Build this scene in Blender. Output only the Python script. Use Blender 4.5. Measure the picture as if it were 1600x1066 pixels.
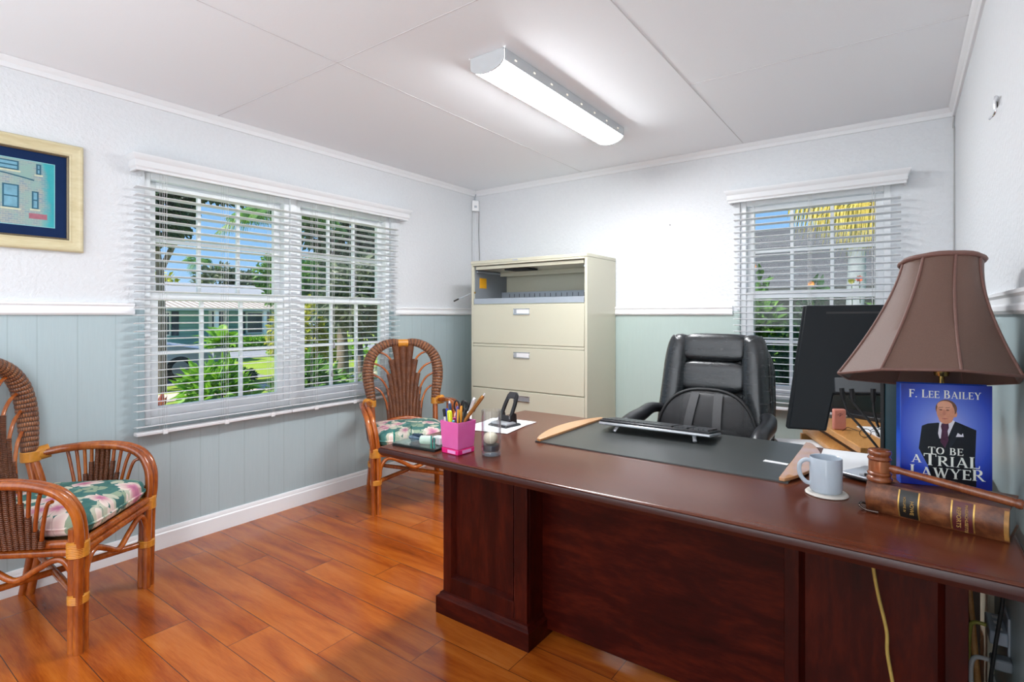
import bpy, math, random
from mathutils import Vector, Matrix
PI = math.pi
for o in list(bpy.data.objects):
    bpy.data.objects.remove(o)
scene = bpy.context.scene
COL = scene.collection

# ------------------------------------------------------------------ camera
cam_d = bpy.data.cameras.new('camera')
cam_d.sensor_fit = 'HORIZONTAL'
cam_d.sensor_width = 36.0
cam_d.lens = 36.0 * 840 / 1600
cam_d.shift_y = -40 / 1600
cam_d.clip_start = 0.02
cam = bpy.data.objects.new('camera', cam_d)
COL.objects.link(cam)
cam.location = (0, 0, 1.25)
cam.rotation_euler = (math.radians(90), 0, math.radians(36.0))
scene.camera = cam

# ------------------------------------------------------------------ light
world = bpy.data.worlds.new('sky')
scene.world = world
world.use_nodes = True
wn = world.node_tree
bg = wn.nodes['Background']
geo = wn.nodes.new('ShaderNodeTexCoord')
sepz = wn.nodes.new('ShaderNodeSeparateXYZ')
ramp = wn.nodes.new('ShaderNodeValToRGB')
el = ramp.color_ramp.elements
el[0].position = 0.0
el[0].color = (0.50, 0.72, 0.98, 1)
el[1].position = 0.55
el[1].color = (0.13, 0.36, 0.86, 1)
e3 = el.new(0.10)
e3.color = (0.30, 0.58, 0.95, 1)
wn.links.new(geo.outputs['Generated'], sepz.inputs[0])
wn.links.new(sepz.outputs[2], ramp.inputs[0])
wn.links.new(ramp.outputs[0], bg.inputs[0])
bg.inputs[1].default_value = 1.0

sun_d = bpy.data.lights.new('sun', 'SUN')
sun_d.energy = 8.5
sun_d.angle = 0.009
sun_d.color = (1, 0.93, 0.80)
sun = bpy.data.objects.new('sun', sun_d)
COL.objects.link(sun)
sun.rotation_euler = Vector((0.18, 0.62, -0.95)).to_track_quat('-Z', 'Y').to_euler()
sun.location = (-3, -6, 12)

LAMP_STRENGTH = 66.0

def area(name, loc, rot, sx, sy, power, color=(1, 1, 1)):
    d = bpy.data.lights.new(name, 'AREA')
    d.shape = 'RECTANGLE'
    d.size, d.size_y = sx, sy
    d.energy = power
    d.color = color
    o = bpy.data.objects.new(name, d)
    COL.objects.link(o)
    o.location = loc
    o.rotation_euler = rot
    return o

# unseen fill lights added behind the camera
area('fill_down', (-1.5, -1.3, 2.37), (0, 0, 0), 2.6, 1.8, 24, (0.97, 0.985, 1.0))  # added soft light from above, no panel modelled
area('fill_up', (-1.25, -1.15, 0.85), (math.radians(180), 0, 0), 2.6, 2.2, 48, (0.82, 0.94, 1.0))  # added to brighten the ceiling, no lamp stands here
area('fill_rear', (-1.5, -2.5, 1.4), (math.radians(90), 0, 0), 2.6, 1.5, 19, (0.92, 0.96, 1.0))  # added frontal fill, the wall behind it has no window
area('fill_side', (0.20, -1.15, 1.15), (math.radians(90), 0, math.radians(75)), 1.3, 1.9, 46, (0.92, 0.96, 1.0))  # added to brighten the left wall and blinds, no door there

scene.view_settings.view_transform = 'Standard'
scene.view_settings.look = 'None'
scene.view_settings.gamma = 1.0
scene.view_settings.use_curve_mapping = False
scene.view_settings.exposure = 0.08

# ------------------------------------------------------------------ node helpers
class NT:
    def __init__(s, name):
        s.m = bpy.data.materials.new(name)
        s.m.use_nodes = True
        s.nt = s.m.node_tree
        s.b = s.nt.nodes['Principled BSDF']
        s.out = s.nt.nodes['Material Output']
    def n(s, t, **kw):
        nd = s.nt.nodes.new(t)
        for k, v in kw.items():
            setattr(nd, k, v)
        return nd
    def put(s, sock, v):
        if v is None:
            return
        if isinstance(v, bpy.types.NodeSocket):
            s.nt.links.new(v, sock)
        else:
            if sock.type == 'RGBA' and len(v) == 3:
                v = (*v, 1)
            sock.default_value = v
    def math(s, op, a, b=None, c=None):
        nd = s.n('ShaderNodeMath', operation=op)
        for i, v in enumerate((a, b, c)):
            s.put(nd.inputs[i], v)
        return nd.outputs[0]
    def vmath(s, op, a, b=None):
        nd = s.n('ShaderNodeVectorMath', operation=op)
        s.put(nd.inputs[0], a)
        if b is not None:
            s.put(nd.inputs[1], b)
        return nd.outputs[1] if op in ('LENGTH', 'DOT_PRODUCT') else nd.outputs[0]
    def mix(s, f, a, b, bt='MIX'):
        nd = s.n('ShaderNodeMix', data_type='RGBA', blend_type=bt)
        s.put(nd.inputs[0], f)
        s.put(nd.inputs[6], a)
        s.put(nd.inputs[7], b)
        return nd.outputs[2]
    def coord(s, which='Object'):
        return s.n('ShaderNodeTexCoord').outputs[which]
    def world(s):
        return s.n('ShaderNodeNewGeometry').outputs['Position']
    def sep(s, v):
        nd = s.n('ShaderNodeSeparateXYZ')
        s.put(nd.inputs[0], v)
        return nd.outputs
    def comb(s, x=0.0, y=0.0, z=0.0):
        nd = s.n('ShaderNodeCombineXYZ')
        for i, v in enumerate((x, y, z)):
            s.put(nd.inputs[i], v)
        return nd.outputs[0]
    def scaled(s, v, sc):
        nd = s.n('ShaderNodeMapping')
        s.put(nd.inputs[0], v)
        nd.inputs['Scale'].default_value = sc
        return nd.outputs[0]
    def noise(s, v, scale, detail=3, rough=0.5, dist=0.0):
        nd = s.n('ShaderNodeTexNoise')
        s.put(nd.inputs['Vector'], v)
        nd.inputs['Scale'].default_value = scale
        nd.inputs['Detail'].default_value = detail
        nd.inputs['Roughness'].default_value = rough
        nd.inputs['Distortion'].default_value = dist
        return nd.outputs[0]
    def ramp(s, f, stops, interp='LINEAR'):
        nd = s.n('ShaderNodeValToRGB')
        nd.color_ramp.interpolation = interp
        el = nd.color_ramp.elements
        while len(el) < len(stops):
            el.new(0.5)
        for e, (p, c) in zip(el, stops):
            e.position = p
            e.color = (*c, 1) if len(c) == 3 else c
        s.put(nd.inputs[0], f)
        return nd.outputs[0]
    def bump(s, h, strength=0.3, dist=0.002):
        nd = s.n('ShaderNodeBump')
        nd.inputs['Strength'].default_value = strength
        nd.inputs['Distance'].default_value = dist
        s.put(nd.inputs['Height'], h)
        s.nt.links.new(nd.outputs[0], s.b.inputs['Normal'])
    def set(s, color=None, rough=None, metal=None, **kw):
        s.put(s.b.inputs['Base Color'], color)
        s.put(s.b.inputs['Roughness'], rough)
        s.put(s.b.inputs['Metallic'], metal)
        for k, v in kw.items():
            s.put(s.b.inputs[k.replace('_', ' ')], v)
        return s

def plain(name, color, rough=0.5, metal=0.0, var=0.06, scale=30, bump=0.0, bscale=200, **kw):
    """a procedural material: base colour with a slight mottling, optional grain"""
    t = NT(name)
    v = t.coord()
    f = t.noise(v, scale, 2)
    c0 = tuple(max(0, c * (1 - var)) for c in color)
    c1 = tuple(min(1, c * (1 + var)) for c in color)
    t.set(t.mix(f, c0, c1), rough, metal, **kw)
    if bump:
        t.bump(t.noise(v, bscale, 2), bump, 0.001)
    return t.m

def glassy(name, color=(1, 1, 1), refl=0.12, rough=0.02, tint=1.0):
    t = NT(name)
    tr = t.n('ShaderNodeBsdfTransparent')
    t.put(tr.inputs[0], color)
    gl = t.n('ShaderNodeBsdfGlossy')
    gl.inputs['Roughness'].default_value = rough
    lw = t.n('ShaderNodeLayerWeight')
    lw.inputs[0].default_value = 0.5
    k = t.math('MULTIPLY_ADD', t.math('POWER', lw.outputs[1], 2.0), refl * 0.8, refl * 0.04)
    ms = t.n('ShaderNodeMixShader')
    t.put(ms.inputs[0], k)
    t.nt.links.new(tr.outputs[0], ms.inputs[1])
    t.nt.links.new(gl.outputs[0], ms.inputs[2])
    t.nt.links.new(ms.outputs[0], t.out.inputs[0])
    t.nt.nodes.remove(t.b)
    return t.m

def emit(name, color, strength):
    t = NT(name)
    t.set(color, 0.5)
    t.put(t.b.inputs['Emission Color'], color)
    t.b.inputs['Emission Strength'].default_value = strength
    return t.m

def wood(name, c0, c1, c2, rough=0.3, axis='X', scale=6.0, stretch=14, coat=0.0, bumpy=0.05, spec=0.5, grain=0.35):
    t = NT(name)
    sc = {'X': (1, stretch, stretch), 'Y': (stretch, 1, stretch), 'Z': (stretch, stretch, 1)}[axis]
    v = t.scaled(t.coord(), sc)
    f = t.noise(v, scale * 0.35, 5, 0.6, 0.6)
    fine = t.noise(v, scale * 2.2, 3, 0.6)
    col = t.ramp(t.math('MULTIPLY_ADD', fine, grain, t.math('MULTIPLY', f, 1.10 - grain)), [(0.3, c0), (0.52, c1), (0.72, c2)])
    t.set(col, rough, Specular_IOR_Level=spec)
    if coat:
        t.b.inputs['Coat Weight'].default_value = coat
        t.b.inputs['Coat Roughness'].default_value = 0.12
    if bumpy:
        t.bump(fine, bumpy, 0.001)
    return t.m

# ------------------------------------------------------------------ mesh helpers
class MB:
    def __init__(s):
        s.v, s.f, s.uv, s.mi = [], [], {}, []
        s.cur = 0
    def face(s, idx, uv=None):
        s.f.append(tuple(idx))
        s.mi.append(s.cur)
        if uv:
            s.uv[len(s.f) - 1] = uv
    def add(s, vs, fs):
        b = len(s.v)
        s.v += [tuple(p) for p in vs]
        for f in fs:
            s.face([b + i for i in f])
        return s
    def box(s, c, d, rz=0.0, M=None):
        x, y, z = d[0] / 2, d[1] / 2, d[2] / 2
        vs = [Vector((i * x, j * y, k * z)) for k in (-1, 1) for j in (-1, 1) for i in (-1, 1)]
        R = M if M is not None else Matrix.Rotation(rz, 3, 'Z')
        vs = [R @ p + Vector(c) for p in vs]
        return s.add(vs, [(0, 2, 3, 1), (4, 5, 7, 6), (0, 1, 5, 4), (2, 6, 7, 3), (0, 4, 6, 2), (1, 3, 7, 5)])
    def bb(s, x0, x1, y0, y1, z0, z1):
        return s.box(((x0 + x1) / 2, (y0 + y1) / 2, (z0 + z1) / 2), (abs(x1 - x0), abs(y1 - y0), abs(z1 - z0)))
    def tube(s, pts, r, seg=10, flat=1.0, cap=True, closed=False, up=None):
        """sweep a circle (or ellipse) along points; r number or list; UV u = length, v = angle"""
        P = [Vector(p) for p in pts]
        n = len(P)
        rad = r if isinstance(r, (list, tuple)) else [r] * n
        N = None
        base = len(s.v)
        L = 0.0
        lens = []
        for i in range(n):
            if closed:
                T = P[(i + 1) % n] - P[i - 1]
            else:
                T = P[min(i + 1, n - 1)] - P[max(i - 1, 0)]
            if T.length < 1e-9:
                T = Vector((0, 0, 1))
            T.normalize()
            if N is None:
                a = Vector(up) if up else (Vector((0, 0, 1)) if abs(T.z) < 0.9 else Vector((1, 0, 0)))
                N = (a - T * a.dot(T)).normalized()
            else:
                N = N - T * N.dot(T)
                if N.length < 1e-6:
                    N = Vector((0, 0, 1)) - T * T.z
                N.normalize()
            B = T.cross(N)
            if i:
                L += (P[i] - P[i - 1]).length
            lens.append(L)
            for k in range(seg):
                a = 2 * PI * k / seg
                s.v.append(tuple(P[i] + N * (math.cos(a) * rad[i]) + B * (math.sin(a) * rad[i] * flat)))
        m = n if closed else n - 1
        for i in range(m):
            j = (i + 1) % n
            u0, u1 = lens[i], (lens[j] if j else L + 0.02)
            for k in range(seg):
                k2 = (k + 1) % seg
                s.face([base + i * seg + k, base + i * seg + k2, base + j * seg + k2, base + j * seg + k],
                       [(u0, k / seg), (u0, (k + 1) / seg), (u1, (k + 1) / seg), (u1, k / seg)])
        if cap and not closed:
            s.face([base + k for k in range(seg)][::-1])
            s.face([base + (n - 1) * seg + k for k in range(seg)])
        return s
    def lathe(s, prof, c=(0, 0, 0), seg=32, M=None, cap=True):
        base = len(s.v)
        R = M if M is not None else Matrix.Identity(3)
        for r, z in prof:
            for k in range(seg):
                a = 2 * PI * k / seg
                s.v.append(tuple(R @ Vector((r * math.cos(a), r * math.sin(a), z)) + Vector(c)))
        for i in range(len(prof) - 1):
            for k in range(seg):
                k2 = (k + 1) % seg
                s.face([base + i * seg + k, base + i * seg + k2, base + (i + 1) * seg + k2, base + (i + 1) * seg + k])
        if cap:
            if prof[0][0] > 1e-5:
                s.face([base + k for k in range(seg)][::-1])
            if prof[-1][0] > 1e-5:
                s.face([base + (len(prof) - 1) * seg + k for k in range(seg)])
        return s
    def prism(s, poly, z0, z1, M=None, c=(0, 0, 0)):
        """poly in XY, extruded along Z, then rotated by M and moved to c"""
        n = len(poly)
        R = M if M is not None else Matrix.Identity(3)
        vs = [R @ Vector((x, y, z0)) + Vector(c) for x, y in poly] + [R @ Vector((x, y, z1)) + Vector(c) for x, y in poly]
        fs = [tuple(range(n))[::-1], tuple(range(n, 2 * n))] + [(i, (i + 1) % n, n + (i + 1) % n, n + i) for i in range(n)]
        return s.add(vs, fs)
    def rings(s, x0, x1, y0, y1, prof):
        """rectangle loops: prof = [(inset, z)...] lofted and capped"""
        base = len(s.v)
        for ins, z in prof:
            s.v += [(x0 + ins, y0 + ins, z), (x1 - ins, y0 + ins, z), (x1 - ins, y1 - ins, z), (x0 + ins, y1 - ins, z)]
        for i in range(len(prof) - 1):
            for k in range(4):
                k2 = (k + 1) % 4
                s.face([base + 4 * i + k, base + 4 * i + k2, base + 4 * i + 4 + k2, base + 4 * i + 4 + k])
        s.face([base + 3, base + 2, base + 1, base])
        e = base + 4 * (len(prof) - 1)
        s.face([e, e + 1, e + 2, e + 3])
        return s
    def build(s, name, mat, parent=None, smooth=40, bevel=0.0, subsurf=0, bseg=2):
        me = bpy.data.meshes.new(name)
        me.from_pydata(s.v, [], s.f)
        mats = mat if isinstance(mat, (list, tuple)) else [mat]
        for m in mats:
            me.materials.append(m)
        if len(mats) > 1:
            me.polygons.foreach_set('material_index', s.mi)
        if s.uv:
            uvl = me.uv_layers.new(name='UVMap')
            for i, p in enumerate(me.polygons):
                q = s.uv.get(i)
                if q:
                    for li, uv in zip(p.loop_indices, q):
                        uvl.data[li].uv = uv
        if smooth:
            me.polygons.foreach_set('use_smooth', [True] * len(me.polygons))
            me.set_sharp_from_angle(angle=math.radians(smooth))
        me.update()
        o = bpy.data.objects.new(name, me)
        COL.objects.link(o)
        if parent:
            o.parent = parent
        if bevel:
            b = o.modifiers.new('bevel', 'BEVEL')
            b.width = bevel
            b.segments = bseg
            b.limit_method = 'ANGLE'
            b.angle_limit = math.radians(50)
        if subsurf:
            u = o.modifiers.new('sub', 'SUBSURF')
            u.levels = u.render_levels = subsurf
        return o

def tag(o, label=None, cat=None, group=None, kind=None):
    if label: o['label'] = label
    if cat: o['category'] = cat
    if group: o['group'] = group
    if kind: o['kind'] = kind
    return o

def thing(name, label, cat, loc=(0, 0, 0), rz=0.0, group=None):
    o = bpy.data.objects.new(name, None)
    o.empty_display_size = 0.05
    COL.objects.link(o)
    o.location = loc
    o.rotation_euler = (0, 0, rz)
    return tag(o, label, cat, group)

def struct(o):
    o['kind'] = 'structure'
    return o

def copy_tree(o, parent=None):
    c = o.copy()
    COL.objects.link(c)
    if parent:
        c.parent = parent
    for ch in list(o.children):
        copy_tree(ch, c)
    return c

def spline(pts, n=8, closed=False):
    """Catmull-Rom through points"""
    P = [Vector(p) for p in pts]
    out = []
    m = len(P)
    for i in range(m if closed else m - 1):
        p0 = P[(i - 1) % m] if closed or i > 0 else P[0] * 2 - P[1]
        p1, p2 = P[i], P[(i + 1) % m]
        p3 = P[(i + 2) % m] if closed or i + 2 < m else P[-1] * 2 - P[-2]
        for k in range(n):
            t = k / n
            out.append(0.5 * ((2 * p1) + (p2 - p0) * t + (2 * p0 - 5 * p1 + 4 * p2 - p3) * t * t + (3 * p1 - p0 - 3 * p2 + p3) * t ** 3))
    if not closed:
        out.append(P[-1])
    return out

def rot(axis, deg):
    return Matrix.Rotation(math.radians(deg), 3, axis)


# ------------------------------------------------------------------ materials
WHITE = plain('white_gloss_paint', (0.92, 0.93, 0.95), 0.35, var=0.01)
VINYL = plain('white_vinyl', (0.93, 0.94, 0.955), 0.35, var=0.01)
t = NT('white_faux_wood')
f = t.noise(t.coord(), 8, 2)
c_ = t.mix(f, (0.91, 0.92, 0.94), (0.94, 0.95, 0.965))
t.set(c_, 0.42)
tr = t.n('ShaderNodeBsdfTranslucent')
t.put(tr.inputs[0], c_)
ms = t.n('ShaderNodeMixShader')
ms.inputs[0].default_value = 0.28
t.nt.links.new(t.b.outputs[0], ms.inputs[1])
t.nt.links.new(tr.outputs[0], ms.inputs[2])
t.nt.links.new(ms.outputs[0], t.out.inputs[0])
BLIND = t.m

def wall_material(name, run, c_a, c_b, groove=1.0):
    """white textured plaster above the rail, grooved sage panelling below"""
    t = NT(name)
    p = t.world()
    x, y, z = t.sep(p)
    w = {'X': x, 'Y': y}[run]
    up = t.math('GREATER_THAN', z, 1.28)
    ph = t.math('FRACT', t.math('MULTIPLY', t.math('ADD', w, 9.96), 1 / 0.4064))
    g = None
    for off in (0.0, 0.25, 0.62):
        d = t.math('ABSOLUTE', t.math('SUBTRACT', ph, off + 0.02))
        k = t.math('LESS_THAN', d, 0.006)
        g = k if g is None else t.math('MAXIMUM', g, k)
    grain = t.noise(t.scaled(p, (60, 60, 4)), 2.0, 4, 0.6)
    low0 = t.mix(grain, c_a, c_b)
    low = t.mix(t.math('MULTIPLY', g, 0.40 * groove), low0, (0.30, 0.385, 0.40))
    plaster = t.noise(p, 55, 3, 0.55)
    hi = t.mix(plaster, (0.70, 0.72, 0.745), (0.76, 0.78, 0.805))
    t.set(t.mix(up, low, hi), t.mix(up, (0.38,) * 3, (0.55,) * 3))
    hb = t.math('MULTIPLY', t.math('SUBTRACT', plaster, 0.5), 2.2)
    lb = t.math('SUBTRACT', t.math('MULTIPLY', grain, 0.3), t.math('MULTIPLY', g, groove))
    h = t.math('ADD', t.math('MULTIPLY', up, hb), t.math('MULTIPLY', t.math('SUBTRACT', 1.0, up), lb))
    t.bump(h, 0.55, 0.004)
    return t.m
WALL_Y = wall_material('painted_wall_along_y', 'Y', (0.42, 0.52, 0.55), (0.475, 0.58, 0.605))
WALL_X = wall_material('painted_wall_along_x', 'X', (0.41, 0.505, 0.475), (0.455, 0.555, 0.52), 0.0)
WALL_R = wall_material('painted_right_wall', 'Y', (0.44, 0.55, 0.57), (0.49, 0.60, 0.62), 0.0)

t = NT('ceiling_paint')
f = t.noise(t.world(), 160, 2)
t.set(t.mix(f, (0.87, 0.90, 0.935), (0.90, 0.925, 0.96)), 0.6)
t.bump(f, 0.25, 0.001)
CEIL = t.m

# laminate planks along X: 0.1715 wide, 1.24 long, each row shifted by 0.313
t = NT('laminate_planks')
x, y, z = t.sep(t.world())
row_f = t.math('MULTIPLY', t.math('SUBTRACT', y, 0.836), 1 / 0.1715)
row = t.math('FLOOR', row_f)
fy = t.math('FRACT', row_f)
u = t.math('MULTIPLY', t.math('SUBTRACT', t.math('SUBTRACT', x, -2.374), t.math('MULTIPLY', row, 0.313)), 1 / 1.24)
col_i = t.math('FLOOR', u)
fx = t.math('FRACT', u)
ey = t.math('MINIMUM', fy, t.math('SUBTRACT', 1.0, fy))
ex = t.math('MINIMUM', fx, t.math('SUBTRACT', 1.0, fx))
seam = t.math('MAXIMUM', t.math('LESS_THAN', ey, 0.0080), t.math('LESS_THAN', ex, 0.0010))
wn_ = t.n('ShaderNodeTexWhiteNoise', noise_dimensions='2D')
t.put(wn_.inputs['Vector'], t.comb(row, col_i, 0))
rnd = wn_.outputs[0]
pv = t.comb(t.math('MULTIPLY_ADD', rnd, 40.0, x), t.math('MULTIPLY', y, 7.0), rnd)
fig = t.noise(pv, 1.7, 4, 0.55, 0.5)
fine = t.noise(t.comb(t.math('MULTIPLY', x, 6.0), t.math('MULTIPLY', y, 90.0), rnd), 3.0, 3, 0.6)
tone = t.math('ADD', t.math('MULTIPLY_ADD', rnd, 0.11, -0.04), t.math('MULTIPLY_ADD', fine, 0.22, t.math('MULTIPLY', fig, 0.78)))
cc = t.ramp(tone, [(0.28, (0.150, 0.024, 0.003)), (0.45, (0.310, 0.062, 0.0065)), (0.60, (0.44, 0.112, 0.012)), (0.78, (0.52, 0.165, 0.030))])
t.set(t.mix(t.math('MULTIPLY', seam, 0.9), cc, (0.05, 0.014, 0.006)), 0.21)
t.bump(t.math('SUBTRACT', 0.0, seam), 0.25, 0.001)
t.b.inputs['Specular IOR Level'].default_value = 0.32
t.b.inputs['Coat Weight'].default_value = 0.30
t.b.inputs['Coat Roughness'].default_value = 0.16
t.b.inputs['Coat IOR'].default_value = 1.5
FLOOR = t.m

MAHOG = wood('mahogany_veneer', (0.012, 0.0009, 0.0005), (0.035, 0.0024, 0.0012), (0.085, 0.0085, 0.0028), 0.36, 'X', 9, 4, 0.0, spec=0.16)
MAHOGZ = wood('mahogany_veneer_upright', (0.012, 0.0009, 0.0005), (0.033, 0.0024, 0.0012), (0.074, 0.0075, 0.0028), 0.34, 'Z', 8, 5, 0.0, spec=0.2)
t = NT('mahogany_desktop')
v = t.scaled(t.coord(), (1, 7, 7))
f = t.noise(v, 2.5, 2, 0.5, 0.3)
g = t.noise(t.scaled(t.coord(), (2, 40, 40)), 3.0, 2, 0.5)
t.set(t.mix(t.math('MULTIPLY_ADD', g, 0.35, t.math('MULTIPLY', f, 0.65)), (0.062, 0.011, 0.0045), (0.140, 0.034, 0.0125)), 0.24)
MAHTOP = t.m
MAHEDGE_SHADED = plain('mahogany_edge_shaded', (0.040, 0.0075, 0.006), 0.3, var=0.2, scale=12)  # desktop finish darkened for the edge, its shade put into the colour
OAK = wood('honey_oak', (0.36, 0.14, 0.03), (0.52, 0.24, 0.065), (0.62, 0.32, 0.11), 0.35, 'Y', 6, 10, 0.1)
GAVELW = wood('turned_walnut', (0.11, 0.024, 0.008), (0.21, 0.055, 0.018), (0.32, 0.10, 0.035), 0.24, 'Z', 9, 8, 0.5)
RAILW = wood('tan_leatherette_rail', (0.50, 0.20, 0.06), (0.60, 0.27, 0.09), (0.66, 0.32, 0.12), 0.3, 'Y', 5, 8, 1.0)
RAILW.node_tree.nodes['Principled BSDF'].inputs['Coat IOR'].default_value = 1.9
RAILW.node_tree.nodes['Principled BSDF'].inputs['Coat Roughness'].default_value = 0.05
CANE = wood('varnished_rattan', (0.13, 0.021, 0.003), (0.31, 0.066, 0.008), (0.52, 0.145, 0.018), 0.22, 'Z', 7, 5, 0.4)
BIND = plain('amber_cane_binding', (0.62, 0.25, 0.03), 0.3, var=0.25, scale=60)

t = NT('woven_wicker')   # u along the rod, v around it
uvn = t.coord('UV')
uu, vv, _ = t.sep(uvn)
rib = t.math('FRACT', t.math('MULTIPLY', uu, 1 / 0.022))
alt = t.math('MULTIPLY', t.math('MODULO', t.math('FLOOR', t.math('MULTIPLY', uu, 1 / 0.022)), 2.0), 0.5)
st = t.math('FRACT', t.math('ADD', t.math('MULTIPLY', vv, 26.0), alt))
hgt = t.math('MULTIPLY', t.math('SINE', t.math('MULTIPLY', rib, PI)), t.math('SINE', t.math('MULTIPLY', st, PI)))
blotch = t.noise(t.coord(), 30, 3)
base = t.ramp(blotch, [(0.3, (0.17, 0.055, 0.024)), (0.7, (0.40, 0.16, 0.065))])
t.set(t.mix(t.ramp(hgt, [(0.0, (0.0,) * 3), (0.55, (1.0,) * 3)]), (0.025, 0.008, 0.005), base), 0.34)
t.bump(hgt, 0.8, 0.003)
WICKER = t.m

t = NT('wrapped_wicker_slat')  # fine cross wrapping
uu, vv, _ = t.sep(t.coord('UV'))
s_ = t.math('SINE', t.math('MULTIPLY', uu, 2 * PI / 0.0075))
blotch = t.noise(t.coord(), 25, 3)
base = t.ramp(blotch, [(0.3, (0.12, 0.036, 0.014)), (0.7, (0.26, 0.088, 0.03))])
t.set(t.mix(t.math('MULTIPLY_ADD', s_, 0.3, 0.5), (0.07, 0.02, 0.008), base), 0.4)
t.bump(s_, 0.7, 0.0015)
SLATW = t.m

# floral cushion print: flowers over teal with cream and green leaves
t = NT('floral_print_fabric')
oc = t.coord('Generated')
sx, sy, sz = t.sep(t.scaled(oc, (0.53, 0.50, 0.1)))
warp = t.noise(t.comb(sx, sy, sz), 9, 2)
p2 = t.comb(t.math('MULTIPLY_ADD', warp, 0.05, sx), t.math('MULTIPLY_ADD', warp, -0.04, sy), 0.0)
def cells(scale, seed):
    v = t.n('ShaderNodeTexVoronoi', voronoi_dimensions='2D')
    sh = t.vmath('ADD', p2, (seed, seed * 0.7, 0))
    t.put(v.inputs['Vector'], sh)
    v.inputs['Scale'].default_value = scale
    d = t.vmath('SUBTRACT', sh, v.outputs['Position'])
    dx, dy, _ = t.sep(d)
    return t.math('ARCTAN2', dy, dx), t.vmath('LENGTH', d), v.outputs['Color']
a1, r1, c1 = cells(9, 3.1)
pet = t.math('ABSOLUTE', t.math('SINE', t.math('MULTIPLY', a1, 3.0)))
edge = t.math('DIVIDE', r1, t.math('MULTIPLY_ADD', pet, 0.034, 0.042))
rr, gg, bb_ = t.sep(c1)
fl = t.math('MULTIPLY', t.math('LESS_THAN', edge, 1.0), t.math('GREATER_THAN', rr, 0.42))
flcol = t.ramp(edge, [(0.0, (0.36, 0.10, 0.22)), (0.28, (0.58, 0.22, 0.32)), (0.5, (0.66, 0.47, 0.45)), (0.97, (0.80, 0.70, 0.62)), (1.0, (0.45, 0.32, 0.3))])
a2, r2, c2 = cells(17, 8.2)
rA, gA, bA = t.sep(c2)
lf = t.math('ABSOLUTE', t.math('SINE', t.math('ADD', t.math('MULTIPLY', a2, 1.0), t.math('MULTIPLY', rA, 6.28))))
leafm = t.math('LESS_THAN', r2, t.math('MULTIPLY_ADD', lf, 0.052, 0.005))
leafcol = t.ramp(gA, [(0.0, (0.05, 0.17, 0.15)), (0.3, (0.28, 0.36, 0.25)), (0.5, (0.50, 0.52, 0.40)), (0.72, (0.62, 0.60, 0.47)), (0.85, (0.10, 0.25, 0.22))], 'CONSTANT')
leafcol = t.mix(t.math('MULTIPLY', t.math('LESS_THAN', lf, 0.22), 0.6), leafcol, (0.10, 0.22, 0.18))
flcol = t.mix(t.math('MULTIPLY', t.math('LESS_THAN', pet, 0.16), 0.55), flcol, (0.40, 0.16, 0.20))
col = t.mix(leafm, (0.035, 0.145, 0.135), leafcol)
col = t.mix(fl, col, flcol)
weave = t.noise(t.scaled(oc, (1, 1, 1)), 260, 1)
t.set(col, 0.75)
t.bump(weave, 0.15, 0.0006)
FLORAL = t.m

CABINET = plain('putty_enamel', (0.61, 0.59, 0.465), 0.20, var=0.01, bump=0.05, bscale=400)
CABDARK = plain('grey_steel_inside', (0.23, 0.25, 0.27), 0.45, var=0.05)
STEEL = plain('pale_blue_steel', (0.42, 0.47, 0.53), 0.38, 0.3, var=0.05)
CHROME = plain('bright_chrome', (0.78, 0.78, 0.80), 0.16, 1.0, var=0.02)
LABELW = plain('label_card_white', (0.85, 0.85, 0.86), 0.4, var=0.01)
BLACKP = plain('black_plastic', (0.012, 0.013, 0.016), 0.35, var=0.1)
MONITOR = plain('charcoal_monitor_plastic', (0.009, 0.0115, 0.014), 0.45, var=0.08, bump=0.08, bscale=700, Specular_IOR_Level=0.12)
SOFTBLK = plain('matte_black', (0.008, 0.008, 0.009), 0.6, var=0.1)
SILVER = plain('silver_plastic', (0.50, 0.52, 0.55), 0.28, 0.6, var=0.03)
GREYP = plain('light_grey_plastic', (0.42, 0.46, 0.52), 0.4, var=0.03)
PAPER = plain('white_paper', (0.82, 0.83, 0.85), 0.6, var=0.015)
GOLD = plain('brushed_brass', (0.48, 0.30, 0.09), 0.25, 1.0, var=0.1)

t = NT('black_leather')
v = t.coord()
vor = t.n('ShaderNodeTexVoronoi', feature='DISTANCE_TO_EDGE')
t.put(vor.inputs['Vector'], v)
vor.inputs['Scale'].default_value = 320
wr = t.noise(t.scaled(v, (9, 9, 45)), 1.6, 4, 0.6, 0.8)
t.set(t.mix(wr, (0.012, 0.014, 0.016), (0.022, 0.025, 0.028)), t.math('MULTIPLY_ADD', wr, 0.12, 0.20), Coat_Weight=0.25, Coat_Roughness=0.12)
t.bump(t.math('MULTIPLY_ADD', vor.outputs[0], 0.3, t.math('MULTIPLY', wr, 1.1)), 0.22, 0.005)
LEATHER = t.m

t = NT('desk_pad_leatherette')
v = t.coord()
g = t.noise(v, 500, 2)
t.set(t.mix(t.noise(v, 5, 3), (0.030, 0.034, 0.034), (0.050, 0.055, 0.053)), 0.33)
t.bump(g, 0.25, 0.0006)
PAD = t.m

t = NT('black_mesh_fabric')
v = t.coord()
x, y, z = t.sep(v)
gx = t.math('SINE', t.math('MULTIPLY', x, 2 * PI / 0.004))
gz = t.math('SINE', t.math('MULTIPLY', z, 2 * PI / 0.004))
hole = t.math('GREATER_THAN', t.math('MULTIPLY', gx, gz), 0.05)
t.set((0.018, 0.018, 0.02), 0.5)
t.put(t.b.inputs['Alpha'], t.math('SUBTRACT', 1.0, t.math('MULTIPLY', hole, 0.55)))
MESHF = t.m

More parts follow.
